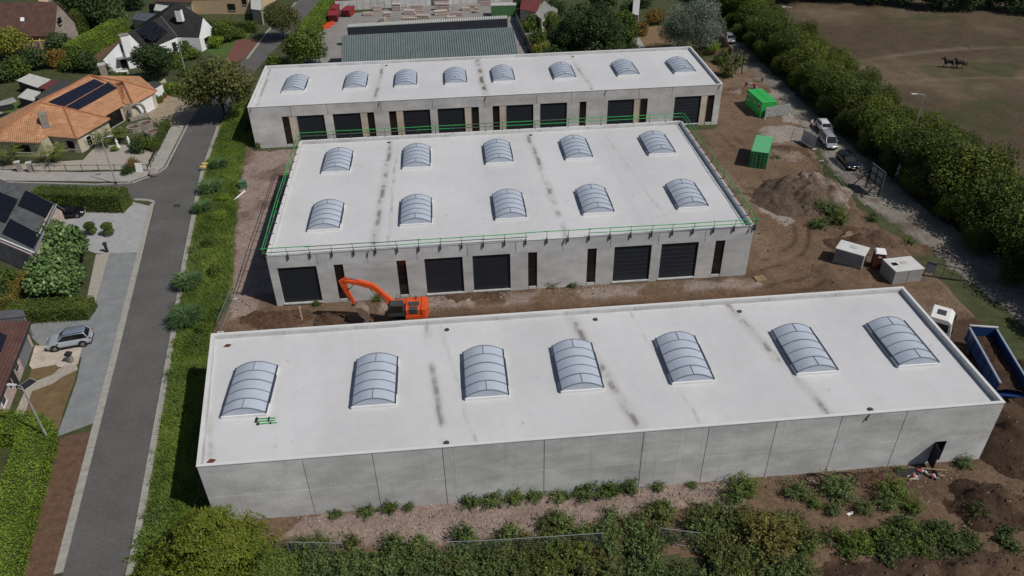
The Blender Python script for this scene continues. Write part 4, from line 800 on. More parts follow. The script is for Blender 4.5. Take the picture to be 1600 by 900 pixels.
slate_t = TILE('dark_slate', (.032,.03,.03), (.026,.025,.026), .4, .4, (.015,.015,.015), .6, .02); grey_t = TILE('grey_slate', (.13,.135,.14), (.105,.11,.115), .4, .3, (.06,.06,.065), .7, .02); red_t = TILE('red_brown_tiles', (.12,.062,.05), (.10,.05,.042), .3, .3, (.06,.03,.025), .8, .03)
pinkbrick = TILE('pink_brick', (.55,.41,.36), (.43,.315,.28), .22, .075, (.38,.34,.31), .3, .01); tanbrick = TILE('tan_brick', (.29,.235,.2), (.25,.205,.175), .22, .075, (.27,.235,.21), .2, .01); mauve = TILE('mauve_pavers', (.46,.38,.38), (.38,.31,.31), .3, .15, (.16,.13,.13), .3, .02)
cream = M('cream_render', (.44,.39,.30), .9, var=.12, scale=.8, fine=.06); white_r = M('white_render', (.72,.72,.72), .85, var=.06, scale=.6); ochre = M('ochre_render', (.45,.34,.21), .9, var=.08)
yellow_m = M('yellow_paint', (.55,.38,.06), .6); ridge_m = M('ridge_tile', (.34,.13,.06), .85, var=.25); stone = M('rough_stone', (.24,.215,.185), .9, var=.3, scale=2.5, fine=.2, bump=.5); white_p = M('white_paint', (.72,.72,.72), .5, var=.05); dark_p = M('dark_paint', (.022,.022,.024), .6)
# --- bungalow with orange tiles
t = thing('bungalow', 'bungalow with orange tiled hipped roof and two blocks of solar panels', 'house')
E_ = dict(a=V3(-14,220,2.6), b=V3(60,223,2.6), c=V3(74,212,2.75), d=V3(119,216,2.7), e=V3(172,185.5,2.7), f=V3(163,181,2.7), g=V3(194,163,2.7), h=V3(208,163,2.7), i=V3(245.5,142,2.7), p=V3(62,161,5.3), q=V3(140,118,5.3), r=V3(100,168,4.75), s=V3(181,129,4.75), t=V3(192,127.5,4.75))
for _k,_u,_v in (('r',100,168),('g',194,163),('s',181,129)): E_[_k] = GP(_u,_v,E_['p'],E_['q'],E_['f'])
E_['j'] = E_['i']+Vector((-5.5,8.5,0)); E_['k'] = E_['q']+Vector((-5.5,3.0,-2.6)); E_['l'] = E_['a']+Vector((-3,9,0)); E_['q2'] = E_['q']+Vector((-1,1.2,-1.2))
for fc in ('abcp','cdrp','der','prfgsq','ref','sght','thi','tij','stjq','qjk','pqkl','apl'):
    part('roof', slab3([E_[x] for x in fc], .14), orange_t, t, uv=True)
for a,b in (('p','q'),('r','d'),('p','r'),('r','e'),('s','g'),('t','h'),('t','i'),('q','t'),('p','a')): part('ridge_tiles', MB().tube([E_[a]+Vector((0,0,.04)),E_[b]+Vector((0,0,.06))],.13,6), ridge_m, t)
ctr = Vector((-60,125,0)); ft = [E_[x] for x in 'abcdefghi']; ins = []
for x in 'abcdefghijkl': p = E_[x].copy(); dd = (ctr-p); dd.z = 0; ins.append(p+dd.normalized()*.55)
walls(t, ins, 2.5, cream)
w2 = lambda i,f0,f1,z0,z1,kind='window',**k: opening(t, ins[i], ins[i+1], z0, z1, f0, f1, kind, **k)
w2(3,.22,.38,.3,1.95,fm=white_p); w2(2,.55,.8,.6,1.9); w2(0,.3,.7,.7,1.9); w2(7,.25,.85,.05,2.2,'garage_door',mat=white_p,fm=white_p); w2(5,.1,.9,.1,2.2); w2(4,.1,.8,.2,2.1)
pl = (E_['p'],E_['q'],E_['f']); gp = lambda u,v: GP(u,v,*pl)
solar(t, [gp(75,160),gp(147,124),gp(163.5,131),gp(100,167.4)], 8, 2); solar(t, [gp(101.5,168),gp(168.5,129.3),gp(184,138),gp(121,173)], 8, 2)
cp = V3(72,196,3.3); ch = part('chimney', MB().obox((cp.x,cp.y,4.0),(1.0,1.5,2.6),R(20)).obox((cp.x,cp.y,5.36),(.8,1.25,.12),R(20)), stone, t, bevel=.05); part('lead_flashing', MB().obox((cp.x+.1,cp.y-.3,3.55),(1.5,2.0,.12),R(20),rx=R(15)), alu, ch)
cp = V3(166,125,3.2); ch = part('chimney', MB().obox((cp.x,cp.y,3.7),(1.1,1.5,4.6),R(20)), stone, t, bevel=.05); part('chimney_cap', MB().obox((cp.x,cp.y,6.06),(1.25,1.65,.12),R(20)), sill_m, ch)
# bungalow garden: fence, gate piers, palms, statues, stone arch, white board, flower tubs
def fence(label, pts, hg, mat, step=2.4, rails=(.25,.85), name='fence', postr=.05, cat='fence'):
    P = [G(u,v) for u,v in pts]; t = thing(name, label, cat, P[0])
    for a,b in zip(P,P[1:]):
        n = max(1,round((b-a).length/step))
        for k in range(n+1): c = a.lerp(b,k/n)-P[0]; part('post', MB().tube([c, c+Vector((0,0,hg))],postr,6), mat, t)
        for r_ in rails: part('rail', MB().tube([a-P[0]+Vector((0,0,hg*r_)), b-P[0]+Vector((0,0,hg*r_))],.035,5), mat, t)
    return t
fence('dark railing along the front of the bungalow garden',[(54,270),(232,268)],1.3,dark_p); fence('dark railing on the road side of the bungalow garden',[(236,262),(262,208),(246,196)],1.3,dark_p)
for i,(u,v,lb) in enumerate(((32,268,'stone gate pier in front of the bungalow, left one'),(50,269,'stone gate pier in front of the bungalow, right one'))):
    p = G(u,v); tp = thing('gate_pier', lb, 'gate pier', p, R(15)); part('shaft', MB().box(-.32,.32,-.32,.32,0,1.5), stone, tp, bevel=.04); part('cap', MB().box(-.4,.4,-.4,.4,1.5,1.62), sill_m, tp, bevel=.02)
def palm(label, u, v, s):
    rg = np.random.default_rng(int(u)); p = G(u,v); tp = thing('palm', label, 'palm', p, rd.uniform(0,6)); part('trunk', MB().tube([(0,0,-.05),(0,0,.9*s)],[.22,.16],8), bark, tp, smooth=True); V = []; T = []
    for k in range(26):
        a = 2*PI*k/26+rg.random()*.3; el = rg.uniform(.1,1.2); L_ = s*rg.uniform(1.3,1.8); d = np.array((math.cos(a),math.sin(a))); sd_ = np.array((-d[1],d[0],0)); prev = None
        for j in range(7):
            q_ = (j+1)/7; pos = np.array((*(d*L_*q_*math.cos(el)), .9*s+L_*math.sin(el)*q_-.55*s*q_*q_)); w_ = .34*s*math.sin(PI*min(.97,q_*.8+.12))
            for sg in (-1,1):
                b0 = pos; tip = pos+sd_*sg*w_+np.array((*(d*.22*s),-.12*s)); V += [b0-np.array((*(d*.1),0)), b0+np.array((*(d*.1),0)), tip+np.array((*(d*.02),0)), tip]; T.append(.5+rg.normal()*.2)
    link('fronds', quadmesh('fronds', np.array(V), len(T), L_palm, np.clip(np.array(T),0,1)), tp)
palm('palm behind the railing at the left frame edge',22,258,1.75); palm('palm behind the railing left of the street lamp',88,254,1.75); palm('palm at the terrace corner of the bungalow',168,230,1.7); palm('smaller palm right of the terrace one',190,222,1.3)
for u,v,kd,s,lb in ((215,238,'shrubdark',.9,'dark conifer shrub in the bungalow garden'),(236,232,'shrub',.9,'green shrub at the corner of the bungalow garden'),(210,265,'shrubrust',.8,'flowering shrub behind the front railing'),(200,272,'shrubdark',.6,'low shrub at the foot of the white board'),(180,236,'shrublime',.45,'small lime shrub beside the statue'),(222,228,'shrub',.7,'shrub between the stone walls'),(248,160,'shrub',.6,'shrub by the garden wall at the garage')): tree(kd,u,v,lb,'shrub',s)
def lathe(prof, n=14):
    return MB().loft([[(r*math.cos(2*PI*k/n), r*math.sin(2*PI*k/n), z) for k in range(n)] for r,z in prof])
for u,v,lb in ((185,231,'white statue on the bungalow lawn, left one'),(203,227,'white statue on the bungalow lawn, right one')):
    tp = thing('statue', lb, 'statue', G(u,v)); part('plinth', MB().box(-.25,.25,-.25,.25,0,.3), white_p, tp, bevel=.03); part('figure', lathe([(.2,.3),(.24,.5),(.15,.75),(.2,1.0),(.22,1.15),(.08,1.25),(.12,1.38),(.1,1.5),(.02,1.56)]), white_p, tp, smooth=True)
p = G(218,186); tp = thing('stone_arch', 'round stone arch beside the bungalow garage', 'arch', p, R(35)); part('ring', MB().tube([(1.25*math.cos(a), 0, 1.35+1.35*math.sin(a)) for a in np.linspace(-.5,PI+.5,16)],.24,7), stone, tp, smooth=True); part('base', MB().box(-1.6,1.6,-.4,.4,0,.7), stone, tp, bevel=.08)
for i,(u,v,r_,lb) in enumerate(((212,205,1.2,'curved stone planter in the bungalow garden, left one'),(228,200,1.3,'curved stone planter in the bungalow garden, middle one'),(240,212,1.1,'curved stone planter by the road side railing'))):
    tp = thing('stone_planter', lb, 'planter', G(u,v)); part('wall', lathe([(r_,0),(r_*1.04,.9),(r_*.8,.9),(r_*.8,.6)],12), stone, tp); part('soil', lathe([(r_*.82,.55),(r_*.82,.66)],12), litter, tp)
tp = thing('white_board', 'white board leaning by the corner of the bungalow garden', 'board', G(219,269), R(-10)); part('panel', MB().obox((0,0,.75),(1.05,.06,1.35),rx=R(-12)), white_p, tp, bevel=.01); part('foot', MB().box(-.4,.4,-.05,.35,0,.07), dark_p, tp)
tp = thing('boulder', 'round stone at the pavement corner of the bungalow garden', 'stone', G(241,274)); part('rock', lathe([(.3,0),(.7,.15),(.75,.5),(.45,.85),(.05,.95)],9), stone, tp, smooth=True)
for i,(u,v,lb) in enumerate(((236,166,'flower tub beside the garage of the bungalow, first'),(246,160,'flower tub along the garden wall, second'),(254,158,'flower tub along the garden wall, third'),(259,153,'flower tub along the garden wall, farthest'))):
    tp = thing('flower_tub', lb, 'flower tub', G(u,v)); part('pot', lathe([(.22,0),(.36,.5),(.38,.55)],10), M('terracotta', (.28,.07,.04), .8), tp); part('plant', MB().add(*[(lambda m_: (m_.v, m_.f))(lathe([(.2,.5),(.42,.75),(.3,1.0),(.05,1.1)],7))][0]), M('plant_green', (.05,.09,.02), .9), tp)
tp = thing('garden_wall', 'ochre garden wall beyond the bungalow garage', 'wall', G(250,158)); q = [G(238,160),G(262,140)]; d = q[1]-q[0]; part('wall', MB().obox((q[0]+d*.5)-G(250,158)+Vector((0,0,1.0)),(d.length,.3,2.0),math.atan2(d.y,d.x)), cream, tp)
# sheds behind the bungalow
def shed(label, quad, hg, roofm, wallm, slope=.5, ribs=False, name='shed', cat='shed'):
    q = [G(u,v,hg) for u,v in quad]; t = thing(name, label, cat); rz_ = [Vector((p.x,p.y,hg+(slope if i in (2,3) else 0))) for i,p in enumerate(q)]
    o = part('roof', slab3(rz_, .1), roofm, t, uv=True); c = sum(q, Vector())/4; pw = [(p.x+(c.x-p.x)*.05, p.y+(c.y-p.y)*.05) for p in q]; walls(t, pw, [hg-.1 if i < 2 else hg-.1+slope for i in range(4)], wallm, 'wall', th=.12)
    if ribs:
        a,b,c2,d2 = rz_; n = ribs
        mb = MB()
        for k in range(n+1): mb.tube([a.lerp(b,k/n)+Vector((0,0,.03)), d2.lerp(c2,k/n)+Vector((0,0,.03))],.06,4)
        part('roof_ribs', mb, roofm, o)['kind'] = 'stuff'
    return t
zinc = M('pale_corrugated', (.42,.42,.40), .6, var=.12, scale=1.2); felt = M('black_felt', (.045,.045,.045), .85, var=.2); redfelt = M('dark_red_felt', (.13,.03,.03), .8)
shed('garden shed with pale corrugated roof behind the bungalow',[(26,126),(58,137),(80,126),(48,117)],2.2,zinc,dark_p,.2,10); shed('garden shed with dark red roof behind the bungalow',[(61,138),(78,140),(90,128),(82,125)],2.3,redfelt,dark_p,.2); shed('long black felt roofed shed behind the bungalow',[(54,152),(78,162),(122,134),(98,124)],2.4,felt,dark_p,.2); shed('small pale roofed shed left of the black one',[(28,152),(52,158),(64,145),(44,140)],2.2,zinc,dark_p,.15,6); shed('dark lean-to beyond the garage of the bungalow',[(228,134),(240,139),(254,131),(240,127)],2.2,felt,white_p,.1)
for i,(u,v,lb) in enumerate(((12,172,'black garden sofa on the patio, upper one'),(6,186,'black garden sofa on the patio, lower one'))):
    tp = thing('garden_sofa', lb, 'sofa', G(u,v), R(25)); part('seat', MB().box(-1,1,-.4,.4,.1,.42), dark_p, tp, bevel=.04); part('backrest', MB().box(-1,1,.3,.45,.42,.85), dark_p, tp, bevel=.03); part('arm', MB().box(-1.12,-1,-.4,.45,.1,.65), dark_p, tp); part('arm', MB().box(1,1.12,-.4,.45,.1,.65), dark_p, tp)
tp = thing('folded_parasol', 'grey folded parasol at the left frame edge beside the patio', 'parasol', G(8,212)); part('canopy', lathe([(.1,.6),(.35,.8),(.3,1.8),(.12,3.2),(.02,3.4)],8), alu, tp); part('pole', MB().tube([(0,0,0),(0,0,.7)],.04,6), alu, tp); part('base', lathe([(.45,0),(.45,.12),(.1,.2)],10), dark_p, tp)
# --- white house with dark roof
t = thing('white_house', 'white rendered house with dark slate roof and black solar panels', 'house')
W = dict(L=V3(161,93,2.6), P=V3(200,51,6.6), Rr=V3(227,78,2.8), B=V3(275,2,7.2), e2=V3(277,57,3.0), m=V3(251,25,6.0), n=V3(317,27,6.0), o=V3(311,58,3.0), k=V3(335,46,2.8))
W['Lb'] = W['L']+(W['B']-W['P']); W['Lb'].z = 2.6; W['eb'] = W['e2']+Vector((3,14,0)); W['kb'] = W['n']+(W['n']-W['o'])*.9; W['kb'].z = 3.0
for fc in (('P','Rr','e2','m','B'),('L','P','B','Lb'),('m','e2','o','n'),('B','m','n','kb')): part('roof', slab3([W[x] for x in fc], .18), slate_t, t, uv=True)
part('ridge_tiles', MB().tube([W['m'],W['e2']+Vector((0,0,.06))],.1,6), alu, t)
def gable(parent, a, pk, b, mat, ins_=.0): part('gable_wall', (lambda A,B_,P_: MB().add([(*A.xy,0),(*B_.xy,0),(*B_.xy,B_.z-.1),(*P_.xy,P_.z-.12),(*A.xy,A.z-.1)]+[(v[0]+dn.x*.3,v[1]+dn.y*.3,v[2]) for dn in [Vector((-(B_-A).y,(B_-A).x,0)).normalized()*(1 if Vector((-(B_-A).y,(B_-A).x,0)).dot(Vector(A)) > 0 else -1)] for v in [(*A.xy,0),(*B_.xy,0),(*B_.xy,B_.z-.1),(*P_.xy,P_.z-.12),(*A.xy,A.z-.1)]],[(0,1,2,3,4),(9,8,7,6,5),(0,5,6,1),(1,6,7,2),(2,7,8,3),(3,8,9,4),(4,9,5,0)]))(a,b,pk), mat, parent, uv=True)
gable(t, W['L'], W['P'], W['Rr'], white_r); gable(t, W['o'], W['n'], W['k'], white_r)
wp = [W['L'],W['Rr'],W['e2'],W['o'],W['k'],W['kb'],W['Lb']]
walls(t, [(p.x,p.y) for p in wp], [p.z-.15 for p in wp], white_r, only=(1,2,4,5,6))
opening(t, W['L'],W['Rr'],.1,2.0,.36,.72,out=.06); opening(t, W['L'],W['Rr'],3.3,4.7,.47,.60,out=.06); opening(t,W['e2'],W['o'],1.2,2.2,.2,.4); opening(t,W['o'],W['k'],1.1,2.2,.25,.55); opening(t,W['Rr'],W['e2'],.1,2.2,.78,.9,'door')
a = W['L'].lerp(W['Rr'],.3); b = W['L'].lerp(W['Rr'],.85); d = (b-a).normalized(); part('awning', MB().obox((a+b)/2+Vector((d.y,-d.x,0))*.7+Vector((0,0,-.35)),((b-a).length,1.5,.14),math.atan2(d.y,d.x)), alu, t)
a = W['L'].lerp(W['Rr'],.68); part('chimney', MB().obox((a.x-.4,a.y-.6,3.2),(1.6,1.1,6.4),math.atan2(d.y,d.x)), white_r, t, bevel=.04); ch = t.children[-1]; part('chimney_cap', MB().obox((a.x-.4,a.y-.6,6.5),(1.9,1.3,.2),math.atan2(d.y,d.x)), stone, ch)
c = V3(281,27,6.2); ch = part('chimney', MB().obox((c.x,c.y,6.6),(1.3,1.0,2.4),R(-10)), white_r, t, bevel=.03); part('chimney_cap', MB().obox((c.x,c.y,7.9),(1.4,1.1,.2),R(-10)), dark_p, ch)
pl2 = (W['P'],W['B'],W['e2']); gp = lambda u,v: GP(u,v,*pl2); solar(t,[gp(211,49),gp(236,31.5),gp(249,40),gp(224,58)],2,2,.12,solar_blk); solar(t,[gp(225,58.5),gp(250,40.5),gp(262,51),gp(238,66)],2,2,.12,solar_blk)
tp = thing('garden_table', 'white table and bench on the terrace of the white house', 'table', G(192,117), R(10)); part('table_top', MB().box(-1.1,1.1,-.5,.5,.7,.76), white_p, tp, bevel=.01)
for sx in (-1,1):
    for sy in (-.4,.4): part('leg', MB().box(sx-.05,sx+.05,sy-.05,sy+.05,0,.7), white_p, tp)
# --- brown roofed house top left
t = thing('brick_house', 'tan brick house with brown tiled roof and yellow veranda frame, top left', 'house')
Hs = dict(a=V3(-60,58,3.2), b=V3(85,56,3.2), c=V3(89,3,8.0), d=V3(-60,6,8.0)); Hs['e'] = V3(119,34,2.9); Hs['f'] = Hs['e']+(Hs['d']-Hs['c'])
part('roof', slab3([Hs[k] for k in 'abcd'],.2), brown_t, t, uv=True); part('roof', slab3([Hs[k] for k in 'cefd'],.2), brown_t, t, uv=True)
gable(t, Hs['b']+Vector((-.3,.3,0)), Hs['c']+Vector((-.3,0,0)), Hs['e']+Vector((-.3,-.3,0)), tanbrick); walls(t,[(Hs['a'].x,Hs['a'].y+.6),(Hs['b'].x-.4,Hs['b'].y+.6)],3.0,tanbrick,only=(0,))
opening(t,Hs['b']+Vector((-.3,.3,0)),Hs['e']+Vector((-.3,-.3,0)),.9,2.1,.28,.5,fm=M('brown_frame',(.05,.03,.02),.6)); opening(t,Hs['b']+Vector((-.3,.3,0)),Hs['e']+Vector((-.3,-.3,0)),4.4,5.6,.36,.5,fm=M('brown_frame',(.05,.03,.02),.6))
gp = lambda u,v: GP(u,v,Hs['a'],Hs['b'],Hs['c']); part('roof_window', slab3([p+Vector((0,0,.12)) for p in (gp(32,33.5),gp(38,33.5),gp(38,28),gp(32,28))],.1), white_p, t)
vb = part('veranda', MB(), yellow_m, t); mb = MB()
p0, p1 = V3(52,58,2.7), V3(86,56,2.7); off = Vector((.5,-2.2,0))
for k in range(4): c = p0.lerp(p1,k/3)+off; mb.tube([(c.x,c.y,0),(c.x,c.y,2.5)],.1,6); mb.tube([(c.x,c.y,2.5),tuple(p0.lerp(p1,k/3)+Vector((0,.8,.2)))],.08,6)
mb.tube([tuple(p0+off+Vector((0,0,-.2))),tuple(p1+off+Vector((0,0,-.2)))],.11,6); vb.data = mb.mesh('veranda', yellow_m)
# --- house with grey slate and solar panels, left
t = thing('brick_house', 'pink brick house with grey slate roof and black solar panels, left edge', 'house')
K = dict(a=V3(5-55,374-22,3.3), b=V3(54,395,3.3), c=V3(88,319,6.6), d=V3(40-45,297-20,6.6)); K['e'] = K['c']+(K['c']-K['b'])*.16; K['e'].z = 5.4; K['f'] = K['e']+(K['d']-K['c'])
part('roof', slab3([K[k] for k in 'abcd'],.18), grey_t, t, uv=True); part('roof', slab3([K[k] for k in 'cefd'],.18), grey_t, t, uv=True)
gable(t,K['b']+Vector((-.35,.15,0)),K['c']+Vector((-.35,0,0)),K['e']+Vector((-.35,-.15,0)),pinkbrick); walls(t,[(K['a'].x,K['a'].y+.04),(K['b'].x-.36,K['b'].y+.22)],3.1,mauve,only=(0,))
kb, ke = K['b']+Vector((-.35,.15,0)), K['e']+Vector((-.35,-.15,0))
opening(t,kb,ke,.9,2.1,.08,.2,fm=white_p); opening(t,kb,ke,.9,2.1,.26,.36,fm=white_p); opening(t,kb,ke,.05,2.3,.6,.85,'garage_door',mat=sill_m,fm=white_p); opening(t,kb,ke,.05,2.2,.42,.52,'door',mat=sill_m,fm=white_p)
gp = lambda u,v: GP(u,v,K['a'],K['b'],K['c']); solar(t,[gp(29,321),gp(41,297),gp(85,320),gp(73,342)][:1]+[gp(73,341),gp(85,319),gp(41,297.5)],2,1,.12,solar_blk); solar(t,[gp(4,365),gp(53,389),gp(65,367),gp(17,342)],2,1,.12,solar_blk); solar(t,[gp(-40,330),gp(10,349),gp(29,312),gp(-20,292)],2,2,.12,solar_blk)
part('verge_board', MB().tube([tuple(K['b']+Vector((.03,0,.02))),tuple(K['c']+Vector((.03,0,.02)))],.1,6), alu, t); part('gutter', MB().tube([tuple(K['a']),tuple(K['b'])],.1,6), white_p, t)
# --- house with red brown roof, lower left
t = thing('brick_house', 'pink brick house with red brown tiled roof beside the silver car, left edge', 'house')
a, b = V3(49,501,2.7), V3(-60,775,2.7); up = Vector((-7.0,-3.2,0)); r1, r2 = a+up+Vector((0,0,2.7)), b+up+Vector((0,0,2.7))
part('roof', slab3([a,b,r2,r1],.16), red_t, t, uv=True); part('roof', slab3([r1,r2,r2+up+Vector((0,0,-2.7)),r1+up+Vector((0,0,-2.7))],.16), red_t, t, uv=True)
wa, wb = a+Vector((-.55,-.5,0)), b+Vector((-.55,0,0)); walls(t,[(wa.x,wa.y),(wb.x,wb.y),(wb.x-13,wb.y-6),(wa.x-13,wa.y-6)],2.55,pinkbrick); 
g2 = M('grey_garage', (.16,.165,.17), .6, var=.08)
opening(t,wa,wb,.05,2.2,.03,.175,'garage_door',mat=g2,fm=g2); opening(t,wa,wb,1.0,2.1,.215,.245); opening(t,wa,wb,.1,2.1,.27,.31,'door',mat=dark_p); opening(t,wa,wb,.9,2.1,.325,.35); opening(t,wa,wb,.9,2.1,.42,.47,fm=white_p)
gp = lambda u,v: GP(u,v,a,b,r1); solar(t,[gp(-8,548),gp(2,551),gp(11,525),gp(-2,520)],1,2,.1)
part('gutter', MB().tube([tuple(a+Vector((.05,0,.0))),tuple(b+Vector((.05,0,0)))],.09,6), dark_p, t)
shed('grey flat roof above the clipped hedge at the left edge',[(-40,502),(40,494),(36,484),(-40,488)],2.6,M('grey_felt',(.09,.09,.1),.8),g2,.05)
# --- tan building and roofs at the top edge
t = thing('flat_roofed_house', 'ochre flat roofed house at the top left edge', 'house'); p0, p1 = G(293,22), G(392,22)
walls(t,[(p0.x,p0.y),(p1.x,p1.y),(p1.x+4,p1.y+12),(p0.x,p0.y+14)],4.2,ochre); part('roof', slab3([Vector((p0.x-.3,p0.y-.3,4.3)),Vector((p1.x+.3,p1.y-.3,4.3)),Vector((p1.x+4.3,p1.y+12,4.3)),Vector((p0.x-.3,p0.y+14,4.3))],.2), felt, t); opening(t,p0,p1,.9,2.4,.66,.78,fm=M('brown_frame',(.05,.03,.02),.6)); opening(t,p0,p1,2.2,4.0,.9,.97)
for q,hh,rm,lb in (([(240,16),(262,18),(266,12),(244,9)],2.6,zinc,'pale flat roof behind the white house'),([(205,30),(232,34),(244,24),(214,22)],2.4,M('blue_grey_roof',(.07,.08,.1),.7),'blue grey shed roof left of the white house'),([(836,22),(846,30),(872,18),(850,4)],3.0,M('grey_roof_sheet',(.25,.25,.24),.7),'grey roof behind the garden trees at the top'),([(812,14),(838,20),(846,4),(816,-2)],3.0,redfelt,'red brown roof at the top right of the yard'),([(988,22),(998,24),(1000,2),(990,-2)],4.0,zinc,'narrow pale roof at the top edge between the garden trees'),([(60,2),(75,3),(78,-8),(62,-8)],4,ochre,'ochre building behind the brown roofed house'),([(240,2),(300,4),(300,-14),(240,-14)],3.4,brown_t,'brown roof at the top edge behind the white house'),([(392,14),(408,16),(408,-10),(392,-10)],3.4,zinc,'pale roofed building by the far road')):
    shed(lb,q,hh,rm,cream,.4,name='outbuilding',cat='building')
# --- long sheds and storage yard behind the farthest hall
ribm = M('green_grey_metal_roof', (.125,.155,.15), .5, col2=(.165,.2,.195), scale=.5); navy = M('dark_navy_cladding', (.025,.03,.04), .6)
t = thing('long_shed', 'long shed with ribbed grey green metal roof behind the farthest hall', 'shed')
q = [V3(534,97,4.0),V3(808,85,4.0),V3(801,44.5,6.0),V3(535,57,6.0)]; q[0] += (q[0]-q[3])*.1; q[1] += (q[1]-q[2])*.1
rf = part('roof', slab3(q,.12), ribm, t); bk = [q[3],q[2],q[2]+(q[2]-q[1])*.35,q[3]+(q[3]-q[0])*.35]; bk[2].z = bk[3].z = 5.2; part('roof', slab3(bk,.12), ribm, t); mb = MB()
for k in range(75): mb.tube([q[0].lerp(q[1],k/74)+Vector((0,0,.05)), q[3].lerp(q[2],k/74)+Vector((0,0,.05))],.075,4)
part('roof_ribs', mb, M('roof_rib', (.10,.125,.125), .5), rf)['kind'] = 'stuff'
walls(t,[(p.x,p.y) for p in (q[0],q[1],bk[2],bk[3])],[3.85,3.85,5.0,5.0],navy,th=.2)
t = thing('long_shed', 'narrower long shed with dark front beyond the ribbed one', 'shed'); q = [V3(542,42,4.2),V3(793,28,4.2),V3(792,24,4.4),V3(545,37.5,4.4)]; rf = part('roof', slab3(q,.12), zinc, t); mb = MB()
for k in range(70): mb.tube([q[0].lerp(q[1],k/69)+Vector((0,0,.05)), q[3].lerp(q[2],k/69)+Vector((0,0,.05))],.06,4)
part('roof_ribs', mb, ribm, rf)['kind'] = 'stuff'; walls(t,[(p.x,p.y) for p in q],[4.05,4.05,4.25,4.25],navy,th=.15)
# yard wall, containers, pallets of stone
t = thing('yard_wall', 'white panel wall at the back of the storage yard', 'wall'); P0, P1 = G(525,17), G(782,2); n = 24
for k in range(n): a = P0.lerp(P1,k/n); b = P0.lerp(P1,(k+1)/n); d = b-a; part('panel', MB().obox((a+b)/2+Vector((0,0,1.1)),(d.length-.08,.15,2.2),math.atan2(d.y,d.x)), M('wall_panel_white',(.5,.5,.49),.8,rnd=.1), t)
redm = M('red_bin_paint', (.22,.022,.025), .55, var=.2); grn = M('yard_container_green', (.07,.17,.06), .55, var=.15)
def skip(label, u, v, s, mat, rz):
    t = thing('skip', label, 'skip', G(u,v), rz, 'skips in the storage yard'); part('body', MB().xz([(-1.9*s,1.5*s),(-1.3*s,.15),(1.3*s,.15),(1.9*s,1.5*s)],-.9*s,.9*s), mat, t); part('rim', MB().box(-1.98*s,1.98*s,-.98*s,.98*s,1.46*s,1.56*s), mat, t)
    for sx in (-1,1): part('foot', MB().box(sx*s-.1,sx*s+.1,-.8*s,.8*s,0,.15), dark_p, t)
for i,(u,v,s,lb) in enumerate(((522,32,1.15,'red skip at the left end of the yard, nearest'),(523,22,1.15,'red skip at the left end of the yard, middle'),(524,13,1.1,'red skip at the left end of the yard, farthest'),(545,24,1.1,'red skip standing alone right of the three'))): skip(lb,u,v,s,redm,R(90-5*i))
t = thing('storage_container', 'green storage container at the right end of the yard', 'container', G(787,24), R(-4)); part('body', MB().box(-2.9,2.9,-1.2,1.2,.1,2.5), grn, t, bevel=.04); part('roof', MB().box(-2.95,2.95,-1.25,1.25,2.5,2.62), zinc, t)
for k in range(10): part('rib', MB().box(-2.6+k*.55,-2.45+k*.55,-1.25,-1.2,.2,2.4), grn, t)
stm = M('pallet_stone', (.34,.27,.24), .9, col2=(.45,.38,.35), scale=2, rnd=.25); woodm = M('pallet_wood', (.28,.19,.11), .9, var=.25, rnd=.2)
spots = [(575,24,2,.5),(590,18,2,.8),(605,26,1.6,.7),(598,34,1.2,.6),(640,22,2.4,.7),(652,18,2.8,1.0),(640,30,3.2,.35),(660,28,3.0,.4),(690,8,3.4,1.6),(692,16,3.2,1.0),(688,23,2.8,.6),(715,24,2.4,.4),(728,16,2,.5),(740,12,2.6,.5),(757,8,3,.9),(745,20,1.0,.8),(705,28,2.2,.3),(620,16,2.0,.9)]
for i,(u,v,l_,h_) in enumerate(spots):
    l_ *= 1.15; h_ *= 1.7
    t = thing('pallet_stack', 'pallet stack in the storage yard, %s of eighteen from the left'%((ordn+['ninth','tenth','eleventh','twelfth','thirteenth','fourteenth','fifteenth','sixteenth','seventeenth','eighteenth'])[sorted(range(18),key=lambda j:spots[j][0]).index(i)]),'pallet',G(u,v),R(rd.uniform(-12,8)),'pallets in the storage yard')
    part('pallet', MB().box(-l_/2,l_/2,-.6,.6,0,.05).box(-l_/2,l_/2,-.6,.6,.1,.14).box(-l_/2,-l_/2+.1,-.6,.6,.05,.1).box(l_/2-.1,l_/2,-.6,.6,.05,.1).box(-.05,.05,-.6,.6,.05,.1), woodm, t)
    for k in range(max(1,int(h_/.3))): part('stone_layer', MB().box(-l_/2+rd.uniform(0,.2),l_/2-rd.uniform(0,.2),-.55+rd.uniform(0,.1),.55,.14+k*.3,.42+k*.3), stm, t, bevel=.03)
for i,(u,v,lb) in enumerate(((511,44,'orange barrier lying at the entrance of the yard, left'),(516,40,'orange barrier at the entrance of the yard, right'))):
    t = thing('barrier', lb, 'barrier', G(u,v), R(40)); part('rail', MB().box(-1.1,1.1,-.15,.15,.5,.85), M('orange_plastic',(.5,.06,.02),.5), t, bevel=.05); part('base', MB().box(-1.1,1.1,-.3,.3,0,.5), M('orange_plastic',(.5,.06,.02),.5), t, bevel=.08)
